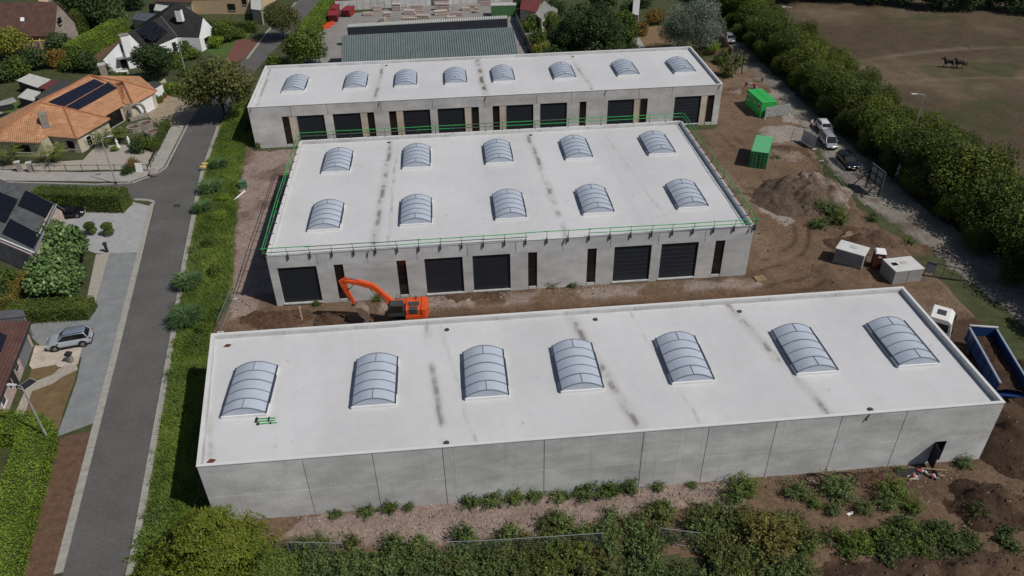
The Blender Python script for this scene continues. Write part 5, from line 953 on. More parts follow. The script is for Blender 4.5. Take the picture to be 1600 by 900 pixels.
# garden fence and timber fences
def boards(label, pts, hg, mat, step=1.9):
    P = [G(u,v) for u,v in pts]; t = thing('timber_fence', label, 'fence', P[0])
    for a,b in zip(P,P[1:]):
        n = max(1,round((b-a).length/step)); d = (b-a)/n; ang = math.atan2(d.y,d.x)
        for k in range(n):
            c = a+d*(k+.5)-P[0]; part('post', MB().box(0,.1,0,.1,0,hg+.1), mat, t).location = a+d*k-P[0]
            for j in range(4): part('board', MB().obox(c+Vector((0,0,hg*(j+.5)/4)),(d.length-.12,.04,hg/4-.04),ang), mat, t)
    return t
gw = M('grey_weathered_timber', (.20,.18,.15), .9, var=.25, rnd=.15); boards('weathered timber fence between the yard and the gardens',[(806,34),(818,62),(834,92)],1.9,gw); boards('timber fence right of the farthest hall end',[(1088,88),(1142,84)],1.3,M('brown_timber',(.13,.085,.05),.9,rnd=.15)); boards('timber fence running up beside the lane behind the silvery trees',[(1142,88),(1122,58)],1.4,M('brown_timber',(.13,.085,.05),.9,rnd=.15))
struct('garden_path', sheet(poly([(986,60),(998,58),(1012,80),(1000,82)]), .03), slab)

# ================================================================== VEHICLES
def paint(name, col, rough=.25, metal=.35): return M(name, col, rough, var=.03, metal=metal, coat=.6, spec=.5)
tyre_m = M('tyre_rubber', (.012,.012,.012), .85); rim_m = M('alloy_rim', (.25,.25,.26), .35, metal=.8); cglass = M('car_glass', (.010,.011,.013), .05, var=.1, spec=.7); lamp_m = M('headlamp', (.6,.6,.62), .15); tail_m = M('tail_lamp', (.35,.01,.01), .3); plate_m = M('number_plate', (.65,.65,.6), .5); trim_m = M('black_trim', (.014,.014,.015), .6)
def car(name, label, p, rz, body, L=4.4, W_=1.84, Hh=1.62, roofc=None, style='suv', cat='car', tailup=False, group='parked cars'):
    t = thing(name, label, cat, p, rz, group); hw = W_/2; zb = .28; belt = .98 if style == 'suv' else .92; hood = .98 if style == 'suv' else .88
    st = [(-L/2,.86,.52,.80),(-L/2+.06,.94,.36,.98),(-L/2+.4,1,.28,belt+.02),(-L*.12,1,zb,belt),(L*.2,1,zb,belt),(L*.27,1,zb,hood+.02),(L/2-.45,.97,zb,hood-.08),(L/2-.12,.9,.34,hood-.2),(L/2,.78,.45,hood-.34)]
    rings = []
    for x,kw,z0,z1 in st:
        w_ = hw*kw; rings.append([(x,-w_*.9,z0),(x,w_*.9,z0),(x,w_,z0+.14),(x,w_*1.0,(z0+z1)/2),(x,w_*.97,z1-.13),(x,w_*.86,z1),(x,-w_*.86,z1),(x,-w_*.97,z1-.13),(x,-w_*1.0,(z0+z1)/2),(x,-w_,z0+.14)])
    b = part('body', MB().loft(rings), body, t, smooth=True)
    xr0, xr1 = -L/2+.18, L*.235; tr0, tr1 = -L/2+.55, L*.075        # greenhouse base and roof extents
    if style == 'van': xr0, tr0 = -L/2+.08, -L/2+.3; xr1, tr1 = L*.30, L*.16
    def gh(x0,x1,t0,t1,w0,w1,z0,z1): return MB().loft([[(x0,-w0,z0),(x1,-w0*.93,z0),(x1,w0*.93,z0),(x0,w0,z0)],[(t0,-w1,z1),(t1,-w1*.97,z1),(t1,w1*.97,z1),(t0,w1,z1)]])
    part('windows', gh(xr0,xr1,tr0,tr1,hw*.9,hw*.74,belt-.03,Hh-.06), cglass, t, bevel=.03)
    rc = roofc or body; rp = part('roof', MB().loft([[(tr0-.14,-hw*.76,Hh-.10),(tr1+.10,-hw*.73,Hh-.10),(tr1+.10,hw*.73,Hh-.10),(tr0-.14,hw*.76,Hh-.10)],[(tr0-.02,-hw*.70,Hh),(tr1-.06,-hw*.68,Hh),(tr1-.06,hw*.68,Hh),(tr0-.02,hw*.70,Hh)]]), rc, t, bevel=.03, smooth=True)
    for s in (-1,1):
        part('roof_rail', MB().tube([(tr0,s*hw*.69,Hh+.02),(tr0+.1,s*hw*.69,Hh+.06),(tr1-.2,s*hw*.67,Hh+.06),(tr1-.05,s*hw*.66,Hh+.02)],.022,5), trim_m, rp)
        for xa,xb,za in ((xr1,tr1+.06,.07),(xr0,tr0-.06,.09),(L*-.03,L*-.02,.05)):     # pillars
            part('pillar', MB().tube([(xa,s*hw*(.87 if xa != xr1 else .84),belt-.02),(xb,s*hw*.735,Hh-.08)],za*.6,5), body if za > .06 else trim_m, t)
        part('mirror', MB().obox((L*.19,s*(hw+.09),belt+.1),(.18,.2,.15)), body, t, bevel=.04)
        part('headlight', MB().obox((L/2-.16,s*hw*.72,hood-.28),(.3,.3,.12),rz=-s*.35), lamp_m, t, bevel=.03); part('tail_light', MB().obox((-L/2+.06,s*hw*.84,.88),(.14,.16,.24)), tail_m, t, bevel=.02)
        part('sill_trim', MB().box(-L*.24,L*.24,s*hw-.04,s*hw+.015,zb-.02,zb+.13), trim_m, t)
        for x in (-L*.305,L*.3):
            part('wheel_arch', MB().tube([(x,s*(hw-.3),.37),(x,s*(hw+.012),.37)],.43,18), trim_m, t)
            wl_ = part('tyre', MB().tube([(x,s*(hw-.24),.34),(x,s*(hw+.03),.34)],.345,18), tyre_m, t); part('rim', MB().tube([(x,s*(hw+.0),.34),(x,s*(hw+.045),.34)],[.23,.2],10), rim_m, wl_)
    part('windscreen_edge', MB().box(xr1-.02,xr1+.06,-hw*.82,hw*.82,belt-.06,belt+.0), trim_m, t); part('grille', MB().box(L/2-.06,L/2+.012,-hw*.5,hw*.5,.45,.62), trim_m, t); part('rear_bumper', MB().box(-L/2-.02,-L/2+.2,-hw*.8,hw*.8,.3,.5), trim_m, t, bevel=.03)
    part('number_plate', MB().box(L/2+.0,L/2+.022,-.26,.26,.47,.58), plate_m, t); part('number_plate', MB().box(-L/2-.03,-L/2-.0,-.26,.26,.62,.74), plate_m, t)
    if tailup: part('tailgate', MB().obox((-L/2+.05,0,Hh+.1),(.9,W_*.72,.06),ry=R(-8)), body, t, bevel=.02)
    return t
def heading(a, b): d = G(*b)-G(*a); return math.atan2(d.y,d.x)
def mid(a, b): return (G(*a)+G(*b))/2
silver = paint('silver_paint', (.42,.47,.50), .28); silver2 = paint('silver_grey_paint', (.38,.39,.41), .3); blackp = paint('black_paint', (.010,.011,.014), .2); whitep = paint('white_car_paint', (.62,.62,.62), .3, 0)
p = mid((84,543),(139,533)); car('parked_car', 'silver sport utility car on the drive beside the red brown roofed house', (p.x,p.y,.03), heading((139,535),(84,545)), silver, 4.35, 1.85, 1.6, roofc=paint('blue_grey_roof_paint',(.22,.26,.32),.3))
p = mid((1280,212),(1306,243)); car('parked_car', 'silver people carrier parked on the lane in front of the black car', (p.x,p.y,.13), heading((1279,208),(1301,238)), silver2, 4.75, 1.85, 1.72, roofc=None, style='van')
p = mid((1312,247),(1334,271)); car('parked_car', 'black car parked on the lane beside the site board', (p.x,p.y,.13), heading((1312,247),(1333,270)), blackp, 4.6, 1.86, 1.6)
_h = heading((1279,208),(1301,238)); p = mid((1280,212),(1306,243))-Vector((math.cos(_h),math.sin(_h),0))*4.75; car('parked_car', 'white car mostly hidden behind the silver people carrier', (p.x+1.0,p.y+.3,.13), heading((1279,208),(1301,238)), whitep, 4.2, 1.78, 1.5)
p = G(1135,66); car('parked_car', 'pale car far up the lane behind the silvery trees', (p.x+.6,p.y,.13), heading((1125,50),(1140,78)), silver2, 4.3, 1.8, 1.5)
p = G(112,338); car('parked_car', 'black car tucked between the thick hedge and the solar roofed house', (p.x-.3,p.y,.03), R(8), blackp, 4.2, 1.78, 1.45)
# --- excavator (orange, two-piece boom, cab towards the camera)
org = M('excavator_orange', (.62,.085,.018), .4, var=.12, scale=1.5, coat=.2, spec=.4); dgrey = M('machine_grey', (.05,.052,.055), .55, var=.2); chrome = M('piston_chrome', (.7,.7,.7), .15, metal=1); steelb = M('worn_bucket_steel', (.17,.125,.10), .7, col2=(.27,.21,.17), scale=3, metal=.2)
t = thing('excavator', 'orange tracked excavator digging between the two front halls', 'excavator', (-5.75,66.4,.08), R(178))
for s in (-1,1):
    prof = [(-1.95,.45),(-1.75,.12),(-1.45,0),(1.45,0),(1.75,.12),(1.95,.45),(1.75,.78),(1.45,.9),(-1.45,.9),(-1.75,.78)]
    tr = part('track', MB().xz(prof, s*1.15-.3, s*1.15+.3), dgrey, t, bevel=.03)
    for k in range(11): part('track_shoe', MB().box(-1.5+k*.29,-1.28+k*.29,s*1.15-.32,s*1.15+.32,.9,.95), tyre_m, tr)
    part('track_frame', MB().box(-1.4,1.4,s*(.83)-.02,s*.83+.02,.2,.7), dgrey, tr)
part('undercarriage', MB().box(-.9,.9,-.84,.84,.35,.85).tube([(0,0,.85),(0,0,1.1)],.7,16), dgrey, t)
ub = part('upper_body', MB().prism([(-1.9,-1.2),(-2.15,-.7),(-2.15,.7),(-1.9,1.2),(.2,1.2),(.2,.32),(1.35,.32),(1.35,-1.2)],1.1,1.55), org, t, bevel=.04)
part('counterweight', MB().prism([(-1.45,-1.22),(-1.95,-1.2),(-2.2,-.7),(-2.2,.7),(-1.95,1.2),(-1.45,1.22)],1.2,2.35), org, ub, bevel=.1)
part('engine_hood', MB().box(-1.42,.15,-1.15,1.15,1.56,2.3), org, ub, bevel=.07); part('grille', MB().box(-1.1,-.2,.55,1.17,1.75,2.33), dgrey, ub, bevel=.02); part('engine_cover', MB().box(-1.25,-.1,-.2,.45,2.31,2.42), dgrey, ub, bevel=.03); part('exhaust', MB().tube([(-.9,-.7,2.3),(-.9,-.7,2.75)],.07,8), dgrey, ub); part('side_tank', MB().box(.25,1.25,-1.18,-.3,1.56,2.15), org, ub, bevel=.05)
cb = part('cab', MB().xz([(.25,1.56),(1.95,1.56),(2.0,2.2),(1.7,2.98),(.3,2.98)],.28,1.24), dgrey, t, bevel=.05)
part('cab_window', MB().xz([(.4,2.1),(1.88,2.1),(1.9,2.25),(1.62,2.86),(.4,2.86)],1.235,1.26), cglass, cb); part('windscreen', MB().add([(2.005,.36,1.7),(2.005,1.16,1.7),(2.03,1.16,2.2),(2.03,.36,2.2),(1.74,1.16,2.92),(1.74,.36,2.92)],[(0,1,2,3),(3,2,4,5)]), cglass, cb); part('cab_roof', MB().box(.32,1.72,.32,1.2,2.985,3.05), dgrey, cb, bevel=.03); part('cab_seat', MB().box(.6,1.1,.5,1.0,1.6,2.1), dgrey, cb)
part('handrail', MB().tube([(.9,-1.15,2.1),(.9,-1.15,2.7),(1.2,-1.15,2.7),(1.2,-1.15,2.1)],.03,6), dgrey, ub); part('platform_step', MB().box(.3,1.9,1.22,1.5,.95,1.02), dgrey, ub)
def beam(pts, ths, w_, mat, nm, par, bevel=.04):
    """box beam along a side-view centre line with changing depth"""
    up_ = []; dn = []
    for i,(x,z) in enumerate(pts):
        a = pts[max(0,i-1)]; b = pts[min(len(pts)-1,i+1)]; d = Vector((b[0]-a[0],b[1]-a[1])).normalized(); n = Vector((-d.y,d.x)); up_.append((x+n.x*ths[i],z+n.y*ths[i])); dn.append((x-n.x*ths[i],z-n.y*ths[i]))
    return part(nm, MB().xz(up_+dn[::-1], -w_/2, w_/2), mat, par, bevel)
bm_ = beam([(.9,1.9),(2.0,3.1),(2.9,4.2)],[.2,.3,.28],.5,org,'boom_base',t); b2 = beam([(2.75,4.1),(3.4,4.75),(4.6,5.2),(6.2,5.6)],[.26,.3,.26,.16],.44,org,'boom',t)
st_ = beam([(5.75,5.95),(6.35,5.5),(6.0,4.2),(5.4,2.6)],[.1,.36,.26,.12],.36,org,'stick',t)
for s in (-1,1):
    hc = part('lift_cylinder', MB().tube([(1.5,s*.42,1.6),(2.1,s*.42,2.9)],.1,8), org, t); part('piston_rod', MB().tube([(2.1,s*.42,2.9),(2.55,s*.42,3.85)],.06,8), chrome, hc)
hc = part('stick_cylinder', MB().tube([(3.6,0,5.12),(4.9,0,5.62)],.11,8), org, b2); part('piston_rod', MB().tube([(4.9,0,5.62),(5.95,0,6.0)],.065,8), chrome, hc)
hc = part('bucket_cylinder', MB().tube([(6.55,0,5.1),(6.25,0,3.9)],.09,8), org, st_); part('piston_rod', MB().tube([(6.25,0,3.9),(5.85,0,2.95)],.055,8), chrome, hc)
part('hose', MB().tube([(2.6,.3,3.9),(2.9,.34,3.7),(3.3,.34,4.1),(3.6,.3,4.6)],.04,6), tyre_m, b2); part('hose', MB().tube([(5.2,.2,5.2),(5.5,.26,4.8),(5.9,.2,4.6)],.04,6), tyre_m, st_); part('linkage', MB().obox((5.5,0,2.55),(.6,.26,.16),ry=R(35)), dgrey, st_)
bk_ = part('bucket', MB().xz([(5.35,2.5),(4.75,2.55),(4.05,1.9),(4.05,1.2),(4.4,.75),(4.6,.8),(4.3,1.3),(4.35,1.8),(4.85,2.3),(5.3,2.25)],-.62,.62), steelb, t, bevel=.02); part('bucket_side', MB().xz([(5.35,2.45),(4.75,2.5),(4.08,1.9),(4.08,1.2),(4.42,.8),(5.0,1.5)],.6,.66), steelb, bk_); part('bucket_side', MB().xz([(5.35,2.45),(4.75,2.5),(4.08,1.9),(4.08,1.2),(4.42,.8),(5.0,1.5)],-.66,-.6), steelb, bk_)
for k in range(5): part('tooth', MB().obox((4.52,-.5+k*.25,.72),(.2,.1,.14),ry=R(50)), dgrey, bk_)
# --- tipper lorry: white cab and a blue body heaped with soil
blue = M('tipper_blue', (.014,.04,.14), .45, var=.15, scale=1.2); heapm = ZONES('heap_soil', None, .95, .8)
f0, f1 = G(1515,512,2.6), G(1563,598,2.6); ang = math.atan2(f1.y-f0.y, f1.x-f0.x); wv = G(1546,502,2.6)-f0; Lb = (f1-f0).length; Wb = 2.5
t = thing('tipper_body', 'blue tipper body full of dark soil right of the nearest hall', 'tipper', (f0.x,f0.y,.05), ang)
sgn = 1                                                    # local x runs front to tail, local y to the side away from the hall
part('floor', MB().box(0,Lb,0,Wb,1.0,1.12), blue, t)
for yy in (0,Wb): 
    sd_ = part('side_wall', MB().box(0,Lb,yy-.05,yy+.05,1.12,2.5), blue, t); part('top_rim', MB().box(-.05,Lb+.05,yy-.09,yy+.09,2.5,2.62), M('blue_rim',(.25,.3,.38),.4), sd_)
    for k in range(6): part('side_rib', MB().box(.3+k*(Lb-.6)/5-.05,.3+k*(Lb-.6)/5+.05,yy+(-.12 if yy==0 else .05),yy+(-.05 if yy==0 else .12),1.12,2.48), blue, sd_)
part('front_wall', MB().box(-.08,.02,-.05,Wb+.05,1.0,2.75), blue, t); part('front_rim', MB().box(-.12,.06,-.05,Wb+.05,2.75,2.86), M('pale_rim',(.5,.52,.55),.4), t); part('chassis', MB().box(.2,Lb-.2,.7,1.0,.6,1.0).box(.2,Lb-.2,1.5,1.8,.6,1.0), dgrey, t)
for x in (Lb-2.6,Lb-1.3,1.2):
    for yy in (.25,Wb-.25): wl_ = part('tyre', MB().tube([(x,yy-.2,.5),(x,yy+.2,.5)],.5,16), tyre_m, t); part('rim', MB().tube([(x,yy-.22,.5),(x,yy+.22,.5)],.26,10), rim_m, wl_)
def lump_mesh(L0, L1, W0, W1, z0, hf, seed, name):
    xs = np.linspace(L0,L1,28); ys = np.linspace(W0,W1,14); X,Y = np.meshgrid(xs,ys); Z = z0+hf(X,Y); return X,Y,Z
ld = grid_sheet('soil_load', .05, Lb-.05, .08, Wb-.08, .12, lambda X,Y: 1.5+.75*np.clip((Y/Wb)*1.0,0,1)*0+.45*fbm(X,Y,7,4,.6)+.3*np.sin(X/Lb*3), lambda X,Y,Z: np.concatenate([mixc(np.zeros(X.shape+(3,))+np.array((.085,.05,.033)),(.05,.03,.02),sm(fbm(X,Y,8,4,.8),-.2,.4)), np.ones(X.shape+(1,))],-1), heapm); ld.parent = t
c = G(1472,512,0); ang2 = R(-38); t = thing('lorry_cab', 'white lorry cab behind the far right corner of the nearest hall', 'lorry', (c.x-1.6,c.y-1.5,.05), ang2)
cabw = M('white_cab_paint', (.66,.66,.64), .35, var=.04); part('cab_body', MB().xz([(-1.1,.7),(1.1,.7),(1.15,1.6),(.95,2.75),(.6,3.05),(-1.1,3.05)],-1.22,1.22), cabw, t, bevel=.08); part('windscreen', MB().add([(1.165,-1.05,1.62),(1.165,1.05,1.62),(.98,1.0,2.68),(.98,-1.0,2.68)],[(0,1,2,3)]), cglass, t); part('roof_hatch', MB().box(-.6,.2,-.45,.45,3.05,3.12), dgrey, t, bevel=.02)
for s in (-1,1): part('side_window', MB().xz([(-.5,1.65),(.85,1.65),(.72,2.55),(-.5,2.55)],s*1.225-.012,s*1.225+.012), cglass, t); part('mirror', MB().obox((1.15,s*1.42,2.1),(.12,.24,.5)), dark_p, t, bevel=.03); part('headlight', MB().box(1.1,1.16,s*.85-.22,s*.85+.22,.85,1.05), lamp_m, t)
part('bumper', MB().box(.9,1.25,-1.2,1.2,.4,.72), dgrey, t, bevel=.05); part('chassis', MB().box(-4.2,1.0,-.45,-.25,.7,.95).box(-4.2,1.0,.25,.45,.7,.95), dgrey, t); part('fuel_tank', MB().tube([(-2.6,-.85,.75),(-1.4,-.85,.75)],.32,12), dgrey, t)
for x in (.35,-3.0):
    for s in (-1,1): wl_ = part('tyre', MB().tube([(x,s*.8,.5),(x,s*1.18,.5)],.5,16), tyre_m, t); part('rim', MB().tube([(x,s*.9,.5),(x,s*1.2,.5)],.27,10), rim_m, wl_)

# ================================================================== SITE EQUIPMENT
cgreen = M('container_green', (.028,.22,.065), .5, var=.12, scale=1.2); cgreen2 = M('cabin_green', (.03,.36,.07), .5, var=.08, scale=1.2); cgd = M('shaded_door_green', (.016,.12,.035), .5, var=.2)  # darker door green paints in the shade on the container front
a, b = G(1169,262), G(1197,266); ang = math.atan2((b-a).y,(b-a).x); Wc = 2.44
t = thing('container', 'green shipping container with its door end towards the halls, on the bare soil', 'container', (a.x,a.y,.05), ang)
part('frame', MB().box(0,.14,0,.14,0,2.55).box(Wc-.14,Wc,0,.14,0,2.55).box(.14,Wc-.14,0,.12,2.43,2.55).box(.14,Wc-.14,0,.12,0,.15).box(0,.14,5.9,6.05,0,2.55).box(Wc-.14,Wc,5.9,6.05,0,2.55), cgreen, t)
roofg = M('container_sunlit_roof_green', (.10,.36,.16), .55, var=.08); part('roof', MB().box(.002,Wc-.002,.0,6.05,2.552,2.6), roofg, t, bevel=.02)  # paler roof green paints in the sun on the container top
for xx,s in ((.07,-1),(Wc-.07,1)):
    mb = MB(); pts = []
    for k in range(20):
        y0 = .16+k*.286; dd = .05*(k%2); pts += [(xx+s*(.05-dd), y0), (xx+s*(.05-dd), y0+.21)]
    mb.prism(pts+[(xx-s*.05,pts[-1][1]),(xx-s*.05,pts[0][1])] , .14, 2.45); part('side_wall', mb, cgreen, t)
part('end_wall', MB().box(.14,Wc-.14,5.93,6.0,.1,2.5), cgreen, t)
for k,(x0,x1) in enumerate(((.16,Wc/2-.02),(Wc/2+.02,Wc-.16))):
    d_ = part('door', MB().box(x0,x1,.02,.08,.17,2.41), cgd, t)
    for j in range(5): part('door_rib', MB().box(x0+.03,x1-.03,-.012,.02,.25+j*.44,.5+j*.44), cgreen, d_)
    for xx in (x0+.28,x1-.28): part('lock_bar', MB().tube([(xx,-.04,.15),(xx,-.04,2.45)],.025,6), alu, d_)
a, b = G(1187,185), G(1160,160); d = b-a; ang = math.atan2(d.y,d.x); a2 = G(1215,178)
t = thing('site_cabin', 'bright green site cabin with small windows beside the lane', 'cabin', (a.x,a.y,.05), ang); Lc = 6.1; s = -1
part('body', MB().box(0,Lc,-2.5,0,.12,2.6), cgreen2, t, bevel=.03); rf = part('roof', MB().box(-.05,Lc+.05,-2.55,.05,2.6,2.68), cgreen2, t, bevel=.02); part('roof_seam', MB().box(-.02,Lc+.02,-1.27,-1.23,2.68,2.71), cgd, rf); part('base_rail', MB().box(.05,Lc-.05,-2.45,-.05,0,.12), dark_p, t)
for x0 in (.5,4.9): w_ = part('window', MB().box(x0,x0+.9,.0,.05,1.2,2.1), white_p, t); part('pane', MB().box(x0+.1,x0+.8,.05,.06,1.3,2.0), glass_m, w_)
for x0 in (-.03,Lc-.1):
    for y0_ in (-.08,-2.53): part('corner_post', MB().box(x0,x0+.13,y0_,y0_+.11,.05,2.6), cgreen2, t)
part('logo_panel', MB().box(2.2,3.0,.0,.03,1.5,1.9), M('pale_green_mark',(.25,.5,.3),.6), t)
# heras style mesh panels
wire = M('galvanised_wire', (.32,.33,.34), .5, metal=.5); tarp = M('grey_tarp', (.36,.37,.37), .8, col2=(.16,.17,.16), scale=2.5)
def mesh_panel(label, p, q, hg=2.0, sheet_=None, lean=0, nw=14, z=.05):
    p, q = Vector(p), Vector(q); d = q-p; L_ = d.length; t = thing('mesh_fence_panel', label, 'fence panel', (p.x,p.y,z), math.atan2(d.y,d.x)); t.rotation_euler.x = lean
    part('frame', MB().tube([(0,0,0),(0,0,hg)],.03,6).tube([(L_,0,0),(L_,0,hg)],.03,6).tube([(0,0,hg),(L_,0,hg)],.03,6).tube([(0,0,.15),(L_,0,.15)],.03,6), wire, t)
    mb = MB()
    for k in range(1,nw): mb.tube([(L_*k/nw,0,.15),(L_*k/nw,0,hg)],.007,3)
    for k in range(1,8): mb.tube([(0,0,.15+k*(hg-.15)/8),(L_,0,.15+k*(hg-.15)/8)],.007,3)
    part('wire_mesh', mb, wire, t)
    for x in (0,L_): part('foot', MB().box(x-.12,x+.12,-.35,.35,-.03,.1), sill_m, t, bevel=.02)
    if sheet_: part('cover_sheet', MB().box(.03,L_-.03,-.04,-.02,.2,hg-.04), sheet_, t)
    return t
mesh_panel('mesh fence panel with crumpled grey sheet beside the site cabin', G(1194,186), G(1232,180), 1.9, tarp)
mesh_panel('mesh fence panel with grey cover at the site gate, nearest the cars', G(1252,222), G(1272,234), 2.0, M('grey_cover',(.45,.46,.45),.8))
mesh_panel('mesh fence panel turned into the site at the gate', G(1252,222), G(1257,205), 2.0)
mesh_panel('bare mesh panel along the black car, left one', G(1283,252), G(1306,274), 2.0); mesh_panel('bare mesh panel along the black car, right one', G(1306,274), G(1322,296), 2.0)
for i,(A,B_,lb) in enumerate((((700,872),(775,869),'mesh panel sunk in the undergrowth, leftmost'),((775,869),(855,864),'mesh panel sunk in the undergrowth, second from the left'),((855,864),(940,858),'mesh panel sunk in the undergrowth, third from the left'),((1028,850),(1088,858),'mesh panel standing askew in the undergrowth at right'),((455,872),(540,874),'mesh panel in the undergrowth next to the low conifer'))): mesh_panel(lb, G(*A), G(*B_), 1.85)
mesh_panel('mesh panel on the verge at the back left corner of the nearest hall', G(345,520), G(366,468), 1.6)
# concrete pits and toilet
pitm = concrete_mat('shaded_pit_concrete', (.27,.265,.26)); pittop = M('sunlit_pit_top', (.52,.52,.51), .8, var=.08, fine=.06)  # shade painted into the darker walls, sun into the paler lid
def pit(label, a, b, dep, hg, hole):
    a, b = G(*a), G(*b); d = b-a; L_ = d.length; t = thing('concrete_pit', label, 'concrete box', (a.x,a.y,.03), math.atan2(d.y,d.x)); part('walls', MB().box(0,L_,0,dep,0,hg), pitm, t, bevel=.02); l_ = part('lid', MB().box(-.04,L_+.04,-.04,dep+.04,hg+.003,hg+.16), pittop, t, bevel=.02)
    part('hatch', MB().box(L_*.42,L_*.42+.75,dep*.45,dep*.45+.55,hg+.16,hg+.21), sill_m, l_, bevel=.01)
    if hole: part('hatch_opening', MB().box(L_*.1,L_*.1+.7,dep*.42,dep*.42+.6,hg+.161,hg+.166), M('black_hole',(.003,.003,.003),1), l_); part('wall_joint', MB().box(L_*.5-.02,L_*.5+.02,-.012,0,.05,hg), dark_p, t)
pit('long pale lidded concrete box left of the portable toilet',(1300,411),(1344,424),2.2,1.9,False); pit('square concrete box with a black hatch hole right of the portable toilet',(1393,446),(1437,441),2.6,1.7,True)
t = thing('portable_toilet', 'portable toilet with red brown door and white roof between the concrete boxes', 'toilet', (G(1361,421).x,G(1361,421).y,.05), R(-20)); part('cabin_sides', MB().box(0,1.15,.0,1.15,.05,2.1), M('toilet_navy',(.03,.04,.07),.6), t, bevel=.03); part('door', MB().box(.12,1.03,-.04,.0,.15,1.95), M('toilet_door_red',(.11,.028,.018),.55), t); part('door_frame', MB().box(.0,.11,-.035,-.001,.05,2.1).box(1.04,1.15,-.035,-.001,.05,2.1), M('toilet_frame',(.13,.035,.025),.55), t); part('roof', MB().loft([[(-.05,-.08,2.11),(1.2,-.08,2.11),(1.2,1.2,2.11),(-.05,1.2,2.11)],[(.1,.1,2.32),(1.05,.1,2.32),(1.05,1.05,2.32),(.1,1.05,2.32)]]), white_p, t, bevel=.03); part('door_sign', MB().box(.4,.75,-.05,-.041,1.6,1.78), white_p, t); part('skid', MB().box(-.05,1.2,-.1,1.2,-.02,.05), dgrey, t)
# site board seen from behind, with props
p0, p1 = G(1352,293), G(1375,312); d = p1-p0; t = thing('site_board', 'large site board on dark timber props, seen from behind, beside the lane', 'sign', (p0.x,p0.y,.05), math.atan2(d.y,d.x)); Lw = 3.2
part('panel', MB().box(0,Lw,.08,.12,1.3,3.7), M('board_back',(.22,.235,.26),.6), t)
for x in (.1,Lw-.1,): part('post', MB().box(x-.08,x+.08,-.08,.08,0,3.75), dark_p, t); part('prop', MB().tube([(x-.3,-2.3,.05),(x,-.05,2.6)],.07,6), dark_p, t)
for z in (1.5,2.5,3.5): part('cross_rail', MB().box(0,Lw,.0,.08,z-.06,z+.06), dark_p, t)
part('mid_stud', MB().box(Lw/2-.06,Lw/2+.06,-.06,.0,1.3,3.7), dark_p, t)
p0 = G(1163,140); t = thing('board_frame', 'dark empty board frame beside the lane above the site cabin', 'frame', (G(1158,118).x,G(1158,118).y,.0), R(70))
for x in (0,2.2): part('post', MB().box(x-.07,x+.07,-.07,.07,0,3.2), dark_p, t)
for z in (1.6,2.3,3.0): part('cross_rail', MB().box(0,2.2,-.04,.04,z-.06,z+.06), dark_p, t)
t = thing('orange_barrier', 'orange and white barrier plank behind the site cabin', 'barrier', (G(1163,136).x,G(1163,136).y,.05), R(-50)); part('plank', MB().box(0,2.2,-.06,.06,.6,.95), M('orange_plank',(.6,.12,.04),.5), t); part('white_band', MB().box(.7,1.5,-.063,.063,.598,.952), white_p, t); part('leg', MB().box(.2,.3,-.3,.3,0,.6), dark_p, t); part('leg', MB().box(1.9,2.0,-.3,.3,0,.6), dark_p, t)
# gate frames at the right
t = thing('steel_gate', 'dark steel gate frame lying open beside the square concrete box', 'gate', (G(1442,432).x,G(1442,432).y,.1), R(-22)); part('frame', MB().tube([(0,0,.1),(0,0,1.9),(4.6,0,1.4),(4.6,0,.1),(0,0,.1)],.06,6), dark_p, t)
for k in range(1,5): part('bar', MB().tube([(k*.95,0,.1),(k*.95,0,1.9-k*.1)],.03,5), dark_p, t)
part('brace', MB().tube([(0,0,1.9),(4.6,0,.1)],.04,5), dark_p, t); part('plate', MB().box(-.02,1.0,-.03,.03,.5,1.9), M('grey_plate',(.14,.145,.16),.6), t)
# pair of triangular road signs
t = thing('road_signs', 'two small white triangular signs on one post in the hedgerow shade', 'road sign', (60.9,91.0,0), R(200)); part('post', MB().tube([(0,0,0),(0,0,2.9)],.04,6), alu, t)
for z in (2.45,1.55): sg = part('sign_plate', MB().xz([(-.45,z-.3),(.45,z-.3),(0,z+.48)],.045,.07), white_p, t); part('sign_border', MB().xz([(-.33,z-.23),(.33,z-.23),(0,z+.32)],.071,.076), M('sign_grey',(.45,.45,.45),.6), sg)
# street lamps
galv = M('galvanised_pole', (.35,.36,.37), .5, metal=.3)
def lamp(label, base, hg, aim, reach=1.2, z=0):
    t = thing('street_lamp', label, 'street lamp', (base[0],base[1],z), aim, 'street lamps'); part('pole', MB().tube([(0,0,0),(0,0,hg*.6),(0,0,hg)],[.1,.075,.05],8), galv, t, smooth=True); part('arm', MB().tube([(0,0,hg),(reach*.5,0,hg+.12),(reach,0,hg+.15)],.035,6), galv, t)
    h_ = part('lamp_head', MB().loft([[(reach-.1,-.1,hg+.1),(reach-.1,.1,hg+.1),(reach-.1,.1,hg+.2),(reach-.1,-.1,hg+.2)],[(reach+.7,-.14,hg+.12),(reach+.7,.14,hg+.12),(reach+.7,.14,hg+.22),(reach+.7,-.14,hg+.22)]]), M('lamp_grey',(.5,.5,.5),.4), t, bevel=.02); part('lens', MB().box(reach+.05,reach+.6,-.09,.09,hg+.08,hg+.1), lamp_m, h_); part('pole_base', MB().tube([(0,0,0),(0,0,.5)],.13,8), dark_p, t)
b = G(82,700); lamp('tall street lamp beside the bottom left hedge, leaning over the lawn', b, 7.2, R(170), .5)
b = G(182,288); lamp('street lamp at the corner in front of the bungalow', b, 7.0, R(20), .9); b = G(292,120); lamp('slim street lamp in front of the white house', b, 7.0, R(60), .3)
lamp('street lamp rising out of the hedgerow right of the parked cars', (67.2,99.5,0), 9.2, R(175), 1.2); lamp('street lamp rising out of the far end of the hedgerow', (66.5,146,0), 9.4, R(175), 1.2)
